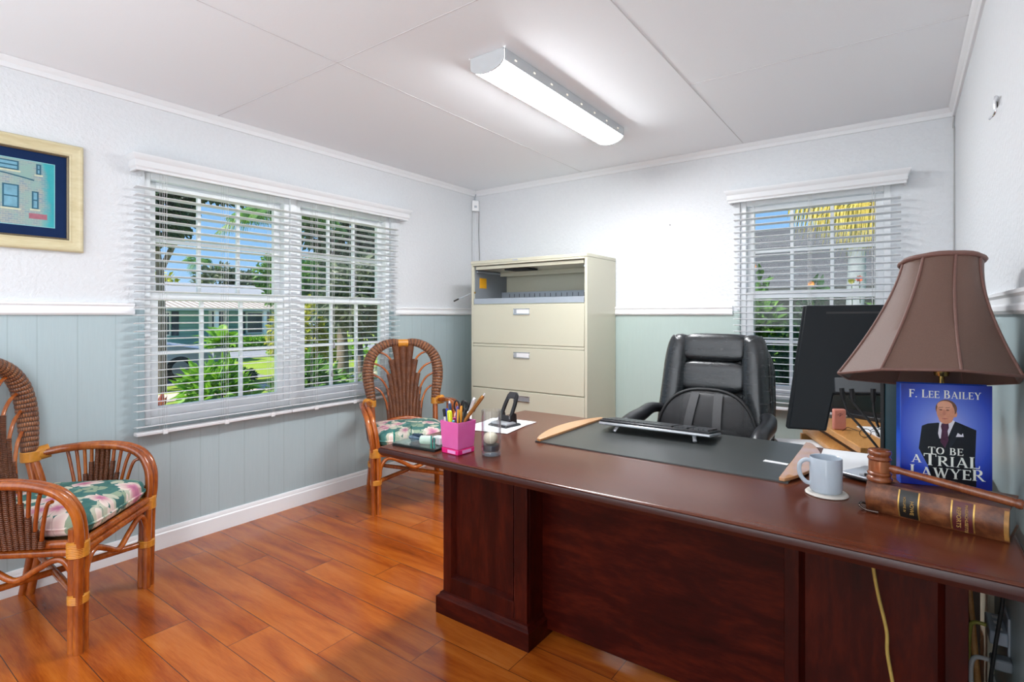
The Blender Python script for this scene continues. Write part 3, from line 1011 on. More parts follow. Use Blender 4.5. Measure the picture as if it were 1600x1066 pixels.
    # wavy brackets under the rails
    def wavy(p, q, zt=0.345, dip=0.275, low=0.235):
        P = []
        for f_, z in ((0.055, low), (0.065, 0.29), (0.12, zt - 0.008), (0.2, zt), (0.33, 0.315), (0.5, dip), (0.67, 0.315), (0.8, zt), (0.88, zt - 0.008), (0.935, 0.29), (0.945, low)):
            P.append((p[0] + (q[0] - p[0]) * f_, p[1] + (q[1] - p[1]) * f_, z))
        m = MB().tube(spline(P, 5), 0.0115, 8)
        m.build('curved_bracket', CANE, r, smooth=60)
    wavy((-0.25, -0.252), (0.25, -0.252))
    wavy((0.25, -0.252), (0.228, 0.19))
    wavy((-0.25, -0.252), (-0.228, 0.19))
    # cushion
    m = superell(MB(), (0, -0.035, 0.462), (0.238, 0.230, 0.058), 0.55, 0.28, 48, 20)
    cu = m.build('cushion', FLORAL, r, smooth=80)
    e2 = 0.28
    sg = lambda v, e: math.copysign(abs(v) ** e, v)
    ring = [(0.240 * sg(math.cos(2 * PI * k / 64), e2), -0.035 + 0.232 * sg(math.sin(2 * PI * k / 64), e2), 0.455) for k in range(64)]
    MB().tube(ring, 0.005, 6, closed=True, up=(0, 0, 1)).build('cushion_piping', FLORAL, cu, smooth=70)
    # wicker arch
    yb = lambda z: 0.222 + (z - 0.62) * 0.15
    Ah = [(0.226, 0.62, 0.029), (0.238, 0.70, 0.035), (0.250, 0.78, 0.039), (0.252, 0.86, 0.040), (0.236, 0.935, 0.039), (0.196, 0.995, 0.036), (0.135, 1.035, 0.032), (0.070, 1.052, 0.028), (0.022, 1.046, 0.026)]
    for sx in (-1, 1):
        P = spline([(sx * x, yb(z), z) for x, z, _ in Ah], 10)
        R_ = spline([(q, 0, 0) for _, _, q in Ah], 10)
        # ribs along the rod
        L = 0; pts = []; rad = []
        fine = []
        for i in range(len(P) - 1):
            for k in range(3):
                fine.append((P[i].lerp(P[i + 1], k / 3), R_[i].x + (R_[i + 1].x - R_[i].x) * k / 3))
        prev = fine[0][0]
        for p, q in fine:
            L += (p - prev).length; prev = p
            pts.append(p); rad.append(q * (0.955 + 0.05 * abs(math.sin(PI * L / 0.022))))
        MB().tube(pts, rad, 20, flat=1.0, up=(0, 1, 0)).build('back_arch', WICKER, r, smooth=80)
        ed = [(p.x - sx * 0.0, p.y - q * 0.86, p.z) for p, q in fine]
    m = MB()
    for k in range(3):
        m.tube([(-0.024 + k * 0.024 - 0.012, yb(1.046), 1.046), (-0.024 + k * 0.024 + 0.012, yb(1.046), 1.046)], [0.0285, 0.0285], 14, up=(0, 1, 0))
    m.build('cane_binding', BIND, r, smooth=70)
    # fan back splat
    sp_ = MB()
    tops = {0: (0.0, 1.03), 1: (0.052, 1.03), 2: (0.118, 0.925), 3: (0.124, 0.825), 4: (0.117, 0.725), 5: (0.112, 0.625)}
    ends = {2: (0.175, 0.985), 3: (0.212, 0.905), 4: (0.216, 0.825), 5: (0.203, 0.735)}
    yb2 = lambda z: 0.196 + (z - 0.5) * 0.16
    spl = MB()
    for i in range(-5, 6):
        s_ = -1 if i < 0 else 1
        a = abs(i)
        tx, tz = tops[a]
        xb = 0.0222 * a
        zb = 0.465 + 0.045 * math.cos(a / 5 * PI / 2)
        mid = zb + (tz - zb) * 0.55
        n = 20
        zz = [zb + (tz - zb) * k / (n - 1) for k in range(n)]
        kk = [1 + 1.45 * max(0, (z - 0.465) / 0.57) ** 2 for z in zz]
        P = [(s_ * xb * q, yb2(z), z) for q, z in zip(kk, zz)]
        tops[a] = (xb * kk[-1], tz)
        spl.tube(P, [0.0116 * q for q in kk], 10, up=(1, 0, 0))
    # flatten front-to-back
    spl.v = [(x, yb2(z) + (y - yb2(z)) * 0.5, z) for x, y, z in spl.v]
    bs = spl.build('back_splat', SLATW, r, smooth=60)
    for sx in (-1, 1):
        for a in (2, 3, 4, 5):
            tx, tz = tops[a]; ex, ez = ends[a]
            P = spline([(sx * (tx - 0.004), yb2(tz - 0.05), tz - 0.05), (sx * (tx + 0.004), yb2(tz), tz), (sx * (tx + (ex - tx) * 0.45), yb2(tz + (ez - tz) * 0.62), tz + (ez - tz) * 0.66), (sx * ex, yb(ez), ez)], 8)
            MB().tube(P, 0.0075, 8).build('back_spindle', CANE, r, smooth=60)
    P = spline([(-0.222, 0.178, 0.435), (-0.17, 0.182, 0.473), (-0.09, 0.186, 0.503), (0, 0.187, 0.512), (0.09, 0.186, 0.503), (0.17, 0.182, 0.473), (0.222, 0.178, 0.435)], 6)
    MB().tube(P, 0.0155, 10).build('back_bow', CANE, r, smooth=60)
    for sx in (-1, 1):
        m = MB().tube([(sx * 0.218, 0.178, 0.438), (sx * 0.185, 0.181, 0.463)], 0.022, 12)
        m.build('cane_binding', BIND, r, smooth=70)
    return r

ch = make_chair('rattan armchair at the left edge, by the sage wall under the framed picture')
ch.location = (-2.825, 0.672, 0)
ch.rotation_euler = (0, 0, math.radians(135))
ch2 = copy_tree(ch)
ch2['label'] = 'rattan armchair with tall fan back, standing between the double window and the desk'
ch2.location = (-2.742, 2.572, 0)
ch2.rotation_euler = (0, 0, math.radians(56))

# --- lateral file cabinet
cx0, cx1, cy0, cy1, cz = -2.862, -1.797, 3.372, 3.838, 1.692
cw, cd = cx1 - cx0, cy1 - cy0
r = thing('file_cabinet', 'tall putty coloured lateral file cabinet with its top compartment open', 'file cabinet', (cx0, cy0, 0), 0)
dh = 0.334
zo0, zo1 = 1.362, 1.660
m = MB()
m.bb(0, 0.02, 0, cd, 0, cz - 0.025); m.bb(cw - 0.02, cw, 0, cd, 0, cz - 0.025)
m.bb(0.02, cw - 0.02, cd - 0.012, cd, 0.0, cz - 0.025)
m.bb(0.02, cw - 0.02, 0.01, cd - 0.012, 1.33, 1.345)
m.bb(0.02, cw - 0.02, 0.004, 0.03, 0.0, 0.05)
m.bb(0.02, cw - 0.02, 0.012, 0.03, 0.05, 1.33)
m.build('body', CABINET, r, bevel=0.002)
MB().bb(-0.002, cw + 0.002, -0.006, cd, cz - 0.025, cz).bb(0.02, cw - 0.02, -0.004, 0.012, cz - 0.040, cz - 0.025).build('top_panel', CABINET, r, bevel=0.003)
zt = 1.338
for k in range(4):
    z1 = zt - k * dh - 0.004
    z0 = z1 - dh + (0.026 if k == 0 else 0.008)
    if k == 3: z0 = 0.055
    m = MB().bb(0.022, cw - 0.022, -0.004, 0.012, z0, z1)
    d = m.build('drawer', CABINET, r, bevel=0.003)
    hx, hz = 0.505, z1 - 0.055
    hw, hh = 0.150, 0.048
    m = MB()
    m.bb(hx - hw / 2, hx + hw / 2, -0.008, -0.004, hz + hh / 2 - 0.006, hz + hh / 2); m.bb(hx - hw / 2, hx + hw / 2, -0.010, -0.004, hz - hh / 2, hz - hh / 2 + 0.010)
    m.bb(hx - hw / 2, hx - hw / 2 + 0.005, -0.008, -0.004, hz - hh / 2, hz + hh / 2); m.bb(hx + hw / 2 - 0.005, hx + hw / 2, -0.008, -0.004, hz - hh / 2, hz + hh / 2)
    h_ = m.build('handle', CHROME, d, bevel=0.001)
    m = MB().bb(hx - hw / 2 + 0.005, hx + hw / 2 - 0.005, -0.0055, -0.004, hz - hh / 2 + 0.010, hz + hh / 2 - 0.006)
    m.build('handle_recess', SILVER, h_, smooth=0)
    if k == 0 or k == 1:
        m = MB().bb(hx - hw / 2 + 0.030, hx + hw / 2 - 0.005, -0.0075, -0.0055, hz - hh / 2 + 0.010, hz + hh / 2 - 0.008)
        m.build('label_card', LABELW, h_, smooth=0)
    if k == 0:
        m = MB().bb(0.022, cw - 0.022, -0.002, 0.012, z0 - 0.023, z0 - 0.003)
        m.build('divider_rail', CABINET, r, bevel=0.002)
# open compartment
m = MB()
m.bb(0.021, 0.026, 0.02, cd - 0.015, 1.346, zo1); m.bb(cw - 0.026, cw - 0.021, 0.02, cd - 0.015, 1.346, zo1)
m.bb(0.026, cw - 0.026, 0.02, cd - 0.015, 1.345, 1.349)
m.build('compartment_lining', CABDARK, r, smooth=0)
m = MB().bb(0.026, cw - 0.026, 0.002, 0.010, 1.342, 1.386).bb(0.026, cw - 0.026, 0.010, 0.05, 1.380, 1.386)
m.build('front_rail', STEEL, r, bevel=0.001)
m = MB().bb(0.026, cw - 0.026, cd - 0.085, cd - 0.080, 1.349, 1.450)
sl = m.build('divider_bar', STEEL, r, smooth=0)
m = MB()
for k in range(18):
    x = 0.11 + k * 0.052
    m.bb(x - 0.002, x + 0.002, cd - 0.0865, cd - 0.085, 1.405, 1.435)
m.build('bar_slots', SOFTBLK, sl, smooth=0)
m = MB().bb(0.035, cw - 0.035, 0.014, 0.36, zo1 - 0.038, zo1 - 0.012)
m.bb(0.035, cw - 0.035, 0.345, 0.36, zo1 - 0.075, zo1 - 0.038)
m.build('flip_door', CABINET, r, bevel=0.002)
for sx in (0.030, cw - 0.042):
    MB().bb(sx, sx + 0.012, 0.03, 0.40, zo1 - 0.060, zo1 - 0.048).build('door_slide', STEEL, r, smooth=0)
MB().bb(0.30, 0.52, 0.05, 0.20, zo1 - 0.052, zo1 - 0.039).build('door_pull', SOFTBLK, r, bevel=0.004)
MB().bb(0.026, 0.0275, 0.075, 0.165, 1.475, 1.560).build('sticker', plain('orange_sticker', (0.85, 0.40, 0.01), 0.5, var=0.05), r, smooth=0)
MB().lathe([(0.008, 0), (0.008, 0.006), (0.003, 0.007)], (0.044, -0.004, 1.435), 12, M=rot('X', 90)).build('latch_button', GOLD, r)
MB().bb(0.42, 0.47, -0.0075, -0.006, cz - 0.018, cz - 0.008).build('badge', SILVER, r, smooth=0)

o = MB().tube([(-2.852, 3.50, 1.45), (-2.875, 3.44, 1.452), (-2.935, 3.30, 1.385)], 0.0035, 8)
r = thing('curtain_wand', 'thin grey rod with a black tip poking out left of the file cabinet', 'rod', (-2.872, 3.46, 1.46), 0)
MB().tube([(0.0105, 0.038, 0.012), (-0.070, -0.17, -0.080)], 0.0035, 8).build('rod', GREYP, r)
MB().tube([(-0.066, -0.16, -0.0755), (-0.082, -0.198, -0.094)], 0.0065, 8).build('tip', SOFTBLK, r)

# --- executive desk
dx0, dx1, dy0, dy1, dz = -1.622, 0.213, 1.362, 2.345, 0.750
r = thing('executive_desk', 'dark mahogany executive desk with overhanging top, two pedestals and recessed front panel', 'desk', (0, 0, 0), 0)
MB().rings(dx0, dx1, dy0, dy1, [(0.018, 0.712), (0.008, 0.715), (0.004, 0.721), (0.0, 0.728), (0.0, 0.7385), (0.002, 0.7435), (0.006, 0.7445)]).build('edge_moulding', MAHEDGE_SHADED, r, smooth=25)
m = MB().rings(dx0, dx1, dy0, dy1, [(0.004, 0.7446), (0.004, 0.746), (0.009, 0.749), (0.014, 0.750)])
m.build('desktop', MAHTOP, r, smooth=25)
def pedestal(x0, x1, sl, sr):
    y0, y1 = 1.667, 2.30
    m = MB().bb(x0, x1, y0 + 0.020, y1, 0.0, 0.7125)
    # face frame
    m.bb(x0, x0 + sl, y0, y0 + 0.020, 0.08, 0.7125); m.bb(x1 - sr, x1, y0, y0 + 0.020, 0.08, 0.7125)
    m.bb(x0 + sl, x1 - sr, y0, y0 + 0.020, 0.08, 0.155); m.bb(x0 + sl, x1 - sr, y0, y0 + 0.020, 0.665, 0.7125)
    p = m.build('pedestal', MAHOGZ, r, bevel=0.002)
    a, b, c, d = x0 + sl, x1 - sr, 0.155, 0.665
    m = MB()
    n0 = [(a, c), (b, c), (b, d), (a, d)]
    ins = [(a + 0.012, c + 0.012), (b - 0.012, c + 0.012), (b - 0.012, d - 0.012), (a + 0.012, d - 0.012)]
    m.add([(x, y0 - 0.002, z) for x, z in n0] + [(x, y0 + 0.0185, z) for x, z in ins], [(0, 1, 5, 4), (1, 2, 6, 5), (2, 3, 7, 6), (3, 0, 4, 7)])
    m.build('panel_moulding', MAHOGZ, p, smooth=0)
    m = MB().rings(x0 - 0.022, x1 + 0.022, y0 - 0.022, y1 + 0.01, [(0, 0.0), (0, 0.068), (0.004, 0.072), (0.010, 0.076), (0.014, 0.086), (0.022, 0.090)])
    m.build('plinth', MAHOG, p, smooth=25)
pedestal(-1.570, -1.142, 0.045, 0.062)
pedestal(-0.269, 0.127, 0.038, 0.045)
MB().bb(-1.1425, -0.2685, 1.775, 1.795, 0.03, 0.7125).build('modesty_panel', MAHOG, r, bevel=0.001)

# --- leather office chair
oc_x, oc_y = -0.785, 2.66
r = thing('office_chair', 'black leather high back office chair behind the desk', 'office chair', (oc_x, oc_y, 0), math.radians(0))
m = MB()
lean = rot('X', -9)
def bk(x, y, z):       # point in back-plane coordinates, tilted
    p = lean @ Vector((x, y, z))
    return (p.x, p.y + 0.12, p.z + 0.50)
hw = 0.285
outl = []
for k in range(40):
    a = 2 * PI * k / 40
    outl.append((hw * math.copysign(abs(math.cos(a)) ** 0.45, math.cos(a)) * (1 - 0.16 * max(0, math.sin(a))), 0.325 + 0.345 * math.copysign(abs(math.sin(a)) ** 0.42, math.sin(a))))
M3 = lean @ rot('X', 90)
m.prism(outl, -0.075, -0.03, M=M3, c=(0, 0.12, 0.50))
shell = m.build('back_shell', LEATHER, r, smooth=50, bevel=0.02, bseg=3)
for sx in (-1, 1):
    m = MB()
    P, R_ = [], []
    for x, z, q in ((0.235, 0.02, 0.050), (0.243, 0.12, 0.062), (0.236, 0.26, 0.066), (0.224, 0.40, 0.067), (0.216, 0.52, 0.066), (0.206, 0.60, 0.061), (0.192, 0.628, 0.054), (0.186, 0.648, 0.038), (0.184, 0.657, 0.016)):
        P.append(bk(sx * (x - 0.022), 0.002, z)); R_.append(q)
    m.tube(spline(P, 6), [v.x for v in spline([(q, 0, 0) for q in R_], 6)], 18, flat=0.85, up=(1, 0, 0))
    m.build('side_bolster', LEATHER, r, smooth=80)
for (zc, hh, dd, nm) in ((0.590, 0.072, 0.046, 'headrest_pad'), (0.440, 0.080, 0.040, 'back_pad'), (0.270, 0.088, 0.040, 'back_pad'), (0.095, 0.088, 0.044, 'back_pad')):
    m = superell(MB(), bk(0, 0.0, zc), (0.158, dd, hh), 0.45, 0.32, 40, 18, M=lean)
    m.build(nm, LEATHER, r, smooth=80)
m = superell(MB(), (0, -0.12, 0.47), (0.265, 0.27, 0.062), 0.5, 0.35, 40, 16)
m.build('seat', LEATHER, r, smooth=80)
for sx in (-1, 1):
    m = MB()
    P = spline([(sx * 0.25, 0.13, 0.76), (sx * 0.285, 0.06, 0.765), (sx * 0.298, -0.04, 0.745), (sx * 0.298, -0.16, 0.735), (sx * 0.298, -0.245, 0.715), (sx * 0.296, -0.282, 0.65), (sx * 0.288, -0.25, 0.55), (sx * 0.26, -0.18, 0.455)], 6)
    n = len(P)
    m.tube(P, [0.022 + 0.014 * math.sin(PI * min(1, k / n * 1.15)) for k in range(n)], 14, flat=1.05)
    m.build('armrest', BLACKP, r, smooth=70)
MB().tube([(0, -0.05, 0.10), (0, -0.05, 0.41)], 0.028, 14).build('gas_column', BLACKP, r)
MB().bb(-0.14, 0.14, -0.19, 0.10, 0.400, 0.418).build('seat_plate', BLACKP, r, bevel=0.004)
for k in range(5):
    a = 2 * PI * k / 5 - PI / 2 + 0.1
    ex, ey = 0.30 * math.cos(a), -0.05 + 0.30 * math.sin(a)
    m = MB().tube([(0, -0.05, 0.105), (ex * 0.5, -0.05 + 0.15 * math.sin(a), 0.098), (ex, ey, 0.075)], [0.030, 0.024, 0.018], 10)
    b = m.build('star_base_arm', BLACKP, r, smooth=60)
    m = MB()
    for q in (-0.014, 0.014):
        m.tube([(ex + q * math.sin(a) - 0.008 * math.sin(a), ey - q * math.cos(a) + 0.008 * math.cos(a), 0.028), (ex + q * math.sin(a) + 0.008 * math.sin(a), ey - q * math.cos(a) - 0.008 * math.cos(a), 0.028)], 0.028, 14)
    m.tube([(ex, ey, 0.028), (ex, ey, 0.08)], 0.006, 8)
    m.build('caster', BLACKP, b, smooth=50)

# mesh lumbar support strapped on the chair back
r = thing('lumbar_support', 'black mesh lumbar support leaning against the leather office chair', 'back support', (oc_x + 0.01, oc_y - 0.060, 0.50), 0)
rim = []
for k in range(33):
    a = -0.35 + (PI + 0.7) * k / 32
    x = 0.245 * math.copysign(abs(math.cos(a)) ** 0.75, math.cos(a))
    z = 0.06 + 0.33 * max(-0.4, math.copysign(abs(math.sin(a)) ** 0.75, math.sin(a)))
    rim.append((x, z))
def lp(x, z):          # bowed towards the sitter at mid height
    p = lean @ Vector((x, 0, z))
    return (p.x, p.y + 0.12 - 0.068 - 0.055 * math.sin(max(0, min(1, z / 0.4)) * PI) * (1 - (x / 0.3) ** 2) , p.z)
MB().tube([lp(x, z) for x, z in rim], 0.008, 10, closed=True, up=(0, 1, 0)).build('wire_rim', SOFTBLK, r, smooth=70)
m = MB()
N = 24
for j in range(N + 1):
    f_ = j / N
    for k in range(len(rim)):
        x, z = rim[k]
        cxm, czm = 0.0, 0.10
        m.v.append(lp(cxm + (x - cxm) * f_, czm + (z - czm) * f_))
n = len(rim)
for j in range(N):
    for k in range(n):
        k2 = (k + 1) % n
        m.face([j * n + k, j * n + k2, (j + 1) * n + k2, (j + 1) * n + k])
m.build('mesh_panel', MESHF, r, smooth=80)
STRAP = plain('black_webbing', (0.055, 0.055, 0.058), 0.6, var=0.3, scale=300, bump=0.4, bscale=500)
for x0, x1 in ((-0.055, -0.105), (0.055, 0.075)):
    m = MB()
    seg = 14
    for k in range(seg + 1):
        z = 0.375 - 0.40 * k / seg
        xc = x0 + (x1 - x0) * k / seg
        p = lp(xc, z)
        for s_ in (-0.02, 0.02):
            for d in (-0.007, -0.0045):
                m.v.append((p[0] + s_, p[1] + d - 0.004, p[2]))
    for k in range(seg):
        a = k * 4
        for q in ((0, 2, 6, 4), (1, 5, 7, 3), (0, 4, 5, 1), (2, 3, 7, 6)):
            m.face([a + i for i in q])
    m.build('strap', STRAP, r, smooth=40)

# --- oak corner desk behind the monitor
A, B = Vector((-0.135, 2.53)), Vector((-0.300, 2.93))
u_ = (B - A).normalized(); w_ = Vector((u_.y, -u_.x))
r = thing('side_desk', 'honey oak side desk against the right wall, half hidden behind the monitor', 'desk', (0, 0, 0), 0)
def P2(a, b):
    p = A + u_ * a + w_ * b
    return (p.x, p.y)
poly = [P2(0, 0), P2(0.70, 0), (0.215, 3.42), (0.215, 2.66), P2(-0.0, 0.25)]
poly = [P2(0, 0), P2(0, 0.33), (0.222, 2.90), (0.222, 3.55), P2(0.62, 0)]
MB().prism(poly, 0.700, 0.728).build('top', OAK, r, bevel=0.003)
polyL = [P2(-0.02, -0.045), P2(0.02, 0.30), P2(0.60, 0.30), P2(0.62, -0.045)]
MB().prism(polyL, 0.655, 0.675).build('lower_shelf', OAK, r, bevel=0.002)
MB().prism([P2(0.02, 0.02), P2(0.02, 0.28), P2(0.58, 0.28), P2(0.58, 0.02)], 0.675, 0.700).build('spacer', plain('dark_gap_shade', (0.05, 0.02, 0.01), 0.6), r, smooth=0)  # solid filler, the shade of the gap painted as dark colour
MB().prism([P2(0.58, -0.06), P2(0.58, 0.25), P2(0.605, 0.25), P2(0.605, -0.06)], 0, 0.655).build('side_panel', OAK, r, bevel=0.002)
MB().prism([P2(0.02, 0.22), P2(0.02, 0.24), P2(0.58, 0.24), P2(0.58, 0.22)], 0, 0.655).build('shade_board', plain('dark_interior_shade', (0.030, 0.012, 0.008), 0.6), r, smooth=0)  # dark board added, its colour stands for the shaded interior
MB().prism([P2(0.02, 0.0), P2(0.02, 0.22), P2(0.045, 0.22), P2(0.045, 0.0)], 0, 0.655).build('side_panel', OAK, r, bevel=0.002)
o = thing('document_case', 'grey document box with a white rim under the oak side desk', 'box', (0, 0, 0), 0)
bxp = [P2(0.10, -0.20), P2(0.10, -0.02), P2(0.46, -0.02), P2(0.46, -0.20)]
MB().prism(bxp, 0.0, 0.640).build('case_body', plain('grey_box_board', (0.20, 0.21, 0.20), 0.6), o, bevel=0.004)
MB().prism([P2(0.09, -0.21), P2(0.09, -0.01), P2(0.47, -0.01), P2(0.47, -0.21)], 0.640, 0.650).build('case_rim', PAPER, o, bevel=0.002)
o = MB().box((0, 0, 0.0), (0.20, 0.27, 0.003), 0).build('paper_sheet', PAPER, smooth=0)
o.location = (-0.03, 2.90, 0.7305); o.rotation_euler = (0, 0, 0.40)
tag(o, 'white papers lying on the oak side desk behind the monitor', 'papers')
o = thing('card_block', 'terracotta note block standing on the corner of the oak side desk', 'note block', (-0.235, 2.865, 0.728), 0.5)
MB().bb(-0.027, 0.027, -0.012, 0.012, 0, 0.095).build('block', plain('terracotta_card', (0.52, 0.19, 0.14), 0.6, var=0.12, scale=40), o, bevel=0.006)
MB().tube(spline([(-0.012, -0.0125, 0.068), (0.004, -0.0125, 0.078), (-0.004, -0.0125, 0.062), (0.012, -0.0125, 0.075)], 5), 0.0008, 5).build('scribble', plain('ink', (0.10, 0.02, 0.03), 0.5), o)
o = thing('spare_screen', 'dark glossy screen standing at the back of the oak side desk', 'screen', (-0.145, 3.22, 0.728), -0.55)
MB().bb(-0.20, 0.20, 0.0, 0.03, 0.004, 0.36).build('screen_body', BLACKP, o, bevel=0.004)
MB().bb(-0.185, 0.185, -0.001, 0.0, 0.04, 0.345).build('glossy_face', plain('dark_glossy_screen', (0.012, 0.018, 0.018), 0.15, var=0.4, scale=6), o, smooth=0)
MB().bb(-0.09, 0.09, -0.02, 0.06, 0.0, 0.02).build('screen_foot', BLACKP, o, bevel=0.003)
o = thing('reading_glasses', 'black wire reading glasses on the papers of the oak side desk', 'glasses', (-0.10, 2.75, 0.728), 0.6)
for sx in (-1, 1):
    MB().tube([(sx * 0.034 + 0.024 * math.cos(2 * PI * k / 18), 0.0, 0.022 + 0.018 * math.sin(2 * PI * k / 18)) for k in range(18)], 0.0015, 6, closed=True).build('lens_rim', SOFTBLK, o)
    MB().tube([(sx * 0.060, 0.0, 0.03), (sx * 0.062, 0.08, 0.03), (sx * 0.060, 0.12, 0.006)], 0.0014, 6).build('temple', SOFTBLK, o)
MB().tube([(-0.010, 0, 0.026), (0, 0, 0.030), (0.010, 0, 0.026)], 0.0014, 6).build('bridge', SOFTBLK, o)

# ------------------------------------------------------------------ things on the desk
DZ = 0.750
# desk pad with two tan side rails
r = thing('desk_pad', 'black leatherette desk pad with tan curved side rails on the desk', 'desk pad', (0, 0, DZ), 0)
MB().rings(-1.175, -0.275, 1.772, 2.325, [(0, 0.0), (0, 0.003), (0.0015, 0.0045)]).build('pad_surface', PAD, r, smooth=0)
for x_in, sgn in ((-1.150, -1), (-0.300, 1)):
    poly = []
    n = 24
    y0, y1 = 1.772, 2.325
    poly.append((x_in, y0)); poly.append((x_in, y1))
    for k in range(n + 1):
        f_ = k / n
        poly.append((x_in + sgn * (0.016 + 0.062 * math.sin(PI * (1 - f_)) ** 0.8), y1 + (y0 - y1) * f_))
    if sgn > 0: poly = poly[::-1]
    MB().prism(poly, 0.0046, 0.0150).build('side_rail', RAILW, r, bevel=0.002)
# keyboard
r = thing('keyboard', 'black and silver keyboard propped on its feet on the desk pad', 'keyboard', (-0.828, 2.188, DZ + 0.0080), math.radians(2))
KT = rot('X', -7.5)
def kb(m, x0, x1, y0, y1, z0, z1):
    c = KT @ Vector(((x0 + x1) / 2, (y0 + y1) / 2, (z0 + z1) / 2))
    m.box(c + Vector((0, 0, 0.022)), (x1 - x0, y1 - y0, z1 - z0), M=KT)
m = MB(); kb(m, -0.232, 0.232, -0.095, 0.085, -0.009, 0.003)
m.build('keyboard_tray', SILVER, r, bevel=0.004)
m = MB(); kb(m, -0.229, 0.229, -0.092, 0.083, 0.003, 0.012)
kbody = m.build('keyboard_body', BLACKP, r, bevel=0.004)
KEY = plain('dark_grey_keycap', (0.035, 0.037, 0.042), 0.35, var=0.1)
rows = [(15, 0.62), (14, 0.62), (14, 0.62), (13, 0.62), (12, 0.62), (8, 0.62)]
for ri, (n, _) in enumerate(rows):
    yv = -0.080 + ri * 0.0250
    m = MB()
    xs = -0.222; W = 0.300 if True else 0
    for k in range(n):
        kw = W / n
        kb(m, xs + k * kw + 0.001, xs + (k + 1) * kw - 0.001, yv, yv + 0.0215, 0.012, 0.0175)
    for k in range(3):
        kb(m, 0.086 + k * 0.018, 0.102 + k * 0.018, yv, yv + 0.0215, 0.012, 0.0175)
    for k in range(4):
        kb(m, 0.147 + k * 0.0185, 0.1635 + k * 0.0185, yv, yv + 0.0215, 0.012, 0.0175)
    m.build('key_row', KEY, kbody, smooth=0)
for sx in (-0.150, 0.165):
    m = MB().tube([(sx, -0.074, 0.0245), (sx + 0.010 * (1 if sx > 0 else -1), -0.095, 0.0028)], 0.0050, 8, flat=1.6)
    m.build('flip_foot', SILVER, r, smooth=40)
o = MB().box((0, 0, 0), (0.075, 0.022, 0.0012)).build('paper_slip', PAPER, smooth=0)
o.location = (-0.345, 1.985, DZ + 0.0053); o.rotation_euler = (0, 0, -0.10)
tag(o, 'narrow white paper slip lying on the black desk pad', 'paper')

# papers under the hole punch
for i, (px, py, rz, lab) in enumerate(((-1.475, 1.935, 0.18, 'upper white paper sheet under the black hole punch'), (-1.485, 1.955, 0.05, 'lower white paper sheet, its corner showing below the sheet under the punch'))):
    o = MB().box((0, 0, 0), (0.215, 0.279, 0.0016)).build('paper_sheet', PAPER, smooth=0)
    o.location = (px, py, DZ + 0.0026 - 0.0017 * i); o.rotation_euler = (0, 0, rz)
    tag(o, lab, 'paper')
# hole punch
r = thing('hole_punch', 'black desk hole punch with raised lever, standing on white paper', 'hole punch', (-1.455, 1.945, DZ + 0.0034), math.radians(-6))
MB().rings(-0.055, 0.055, -0.050, 0.050, [(0, 0), (0, 0.006), (0.004, 0.010)]).build('base', BLACKP, r, bevel=0.001)
MB().rings(-0.050, 0.050, -0.040, 0.020, [(0, 0.010), (0, 0.016), (0.008, 0.020)]).build('punch_bed', SILVER, r)
for sx in (-1, 1):
    MB().prism([(-0.005, 0.010), (0.045, 0.010), (0.040, 0.050), (0.020, 0.058), (0.0, 0.045)], -0.0025, 0.0025, M=rot('Z', 90) @ rot('X', 90), c=(sx * 0.034, 0, 0)).build('bracket', BLACKP, r, bevel=0.001)
    MB().tube([(sx * 0.030, 0.004, 0.012), (sx * 0.030, 0.004, 0.045)], 0.0045, 10).build('punch_pin', CHROME, r)
# lever: open frame
LM = rot('X', 62)
def lv(x, y): return LM @ Vector((x, y, 0)) + Vector((0, 0.010, 0.038))
m = MB()
outer = [(-0.038, -0.02), (0.038, -0.02), (0.036, 0.06), (0.030, 0.105), (0.020, 0.118), (-0.020, 0.118), (-0.030, 0.105), (-0.036, 0.06)]
inner = [(-0.022, 0.005), (0.022, 0.005), (0.021, 0.05), (0.019, 0.082), (0.012, 0.088), (-0.012, 0.088), (-0.019, 0.082), (-0.021, 0.05)]
Nn = LM @ Vector((0, 0, 1))
vs = []
for d in (-0.006, 0.006):
    vs += [lv(x, y) + Nn * d for x, y in outer] + [lv(x, y) + Nn * d for x, y in inner]
fs = []
for k in range(8):
    k2 = (k + 1) % 8
    fs += [(k, k2, 8 + k2, 8 + k), (16 + k2, 16 + k, 24 + k, 24 + k2), (k2, k, 16 + k, 16 + k2), (8 + k, 8 + k2, 24 + k2, 24 + k)]
m.add(vs, fs).build('lever', BLACKP, r, bevel=0.002)
MB().box(lv(0, 0.103) + Nn * 0.0068, (0.042, 0.026, 0.002), M=LM).build('lever_grip', plain('rubber_grip', (0.03, 0.03, 0.035), 0.6), r)

# pink pen holder
hxy = (-1.318, 1.478)
r = thing('pen_holder', 'square translucent pink pen holder full of pens on the near desk corner', 'pen holder', (*hxy, DZ), math.radians(-4))
def sq_loft(prof, wall=None):
    m = MB()
    for hw_, z in prof:
        m.v += [(-hw_, -hw_, z), (hw_, -hw_, z), (hw_, hw_, z), (-hw_, hw_, z)]
    for i in range(len(prof) - 1):
        for k in range(4):
            k2 = (k + 1) % 4
            m.face([4 * i + k, 4 * i + k2, 4 * i + 4 + k2, 4 * i + 4 + k])
    m.face([3, 2, 1, 0])
    e = 4 * (len(prof) - 1)
    m.face([e, e + 1, e + 2, e + 3])
    return m
sq_loft([(0.041, 0.020), (0.0465, 0.117), (0.0435, 0.117), (0.0385, 0.028)]).build('cup', PINK, r, bevel=0.002)
sq_loft([(0.042, 0.0), (0.0428, 0.019)]).build('foot', PINKBASE, r, bevel=0.002)
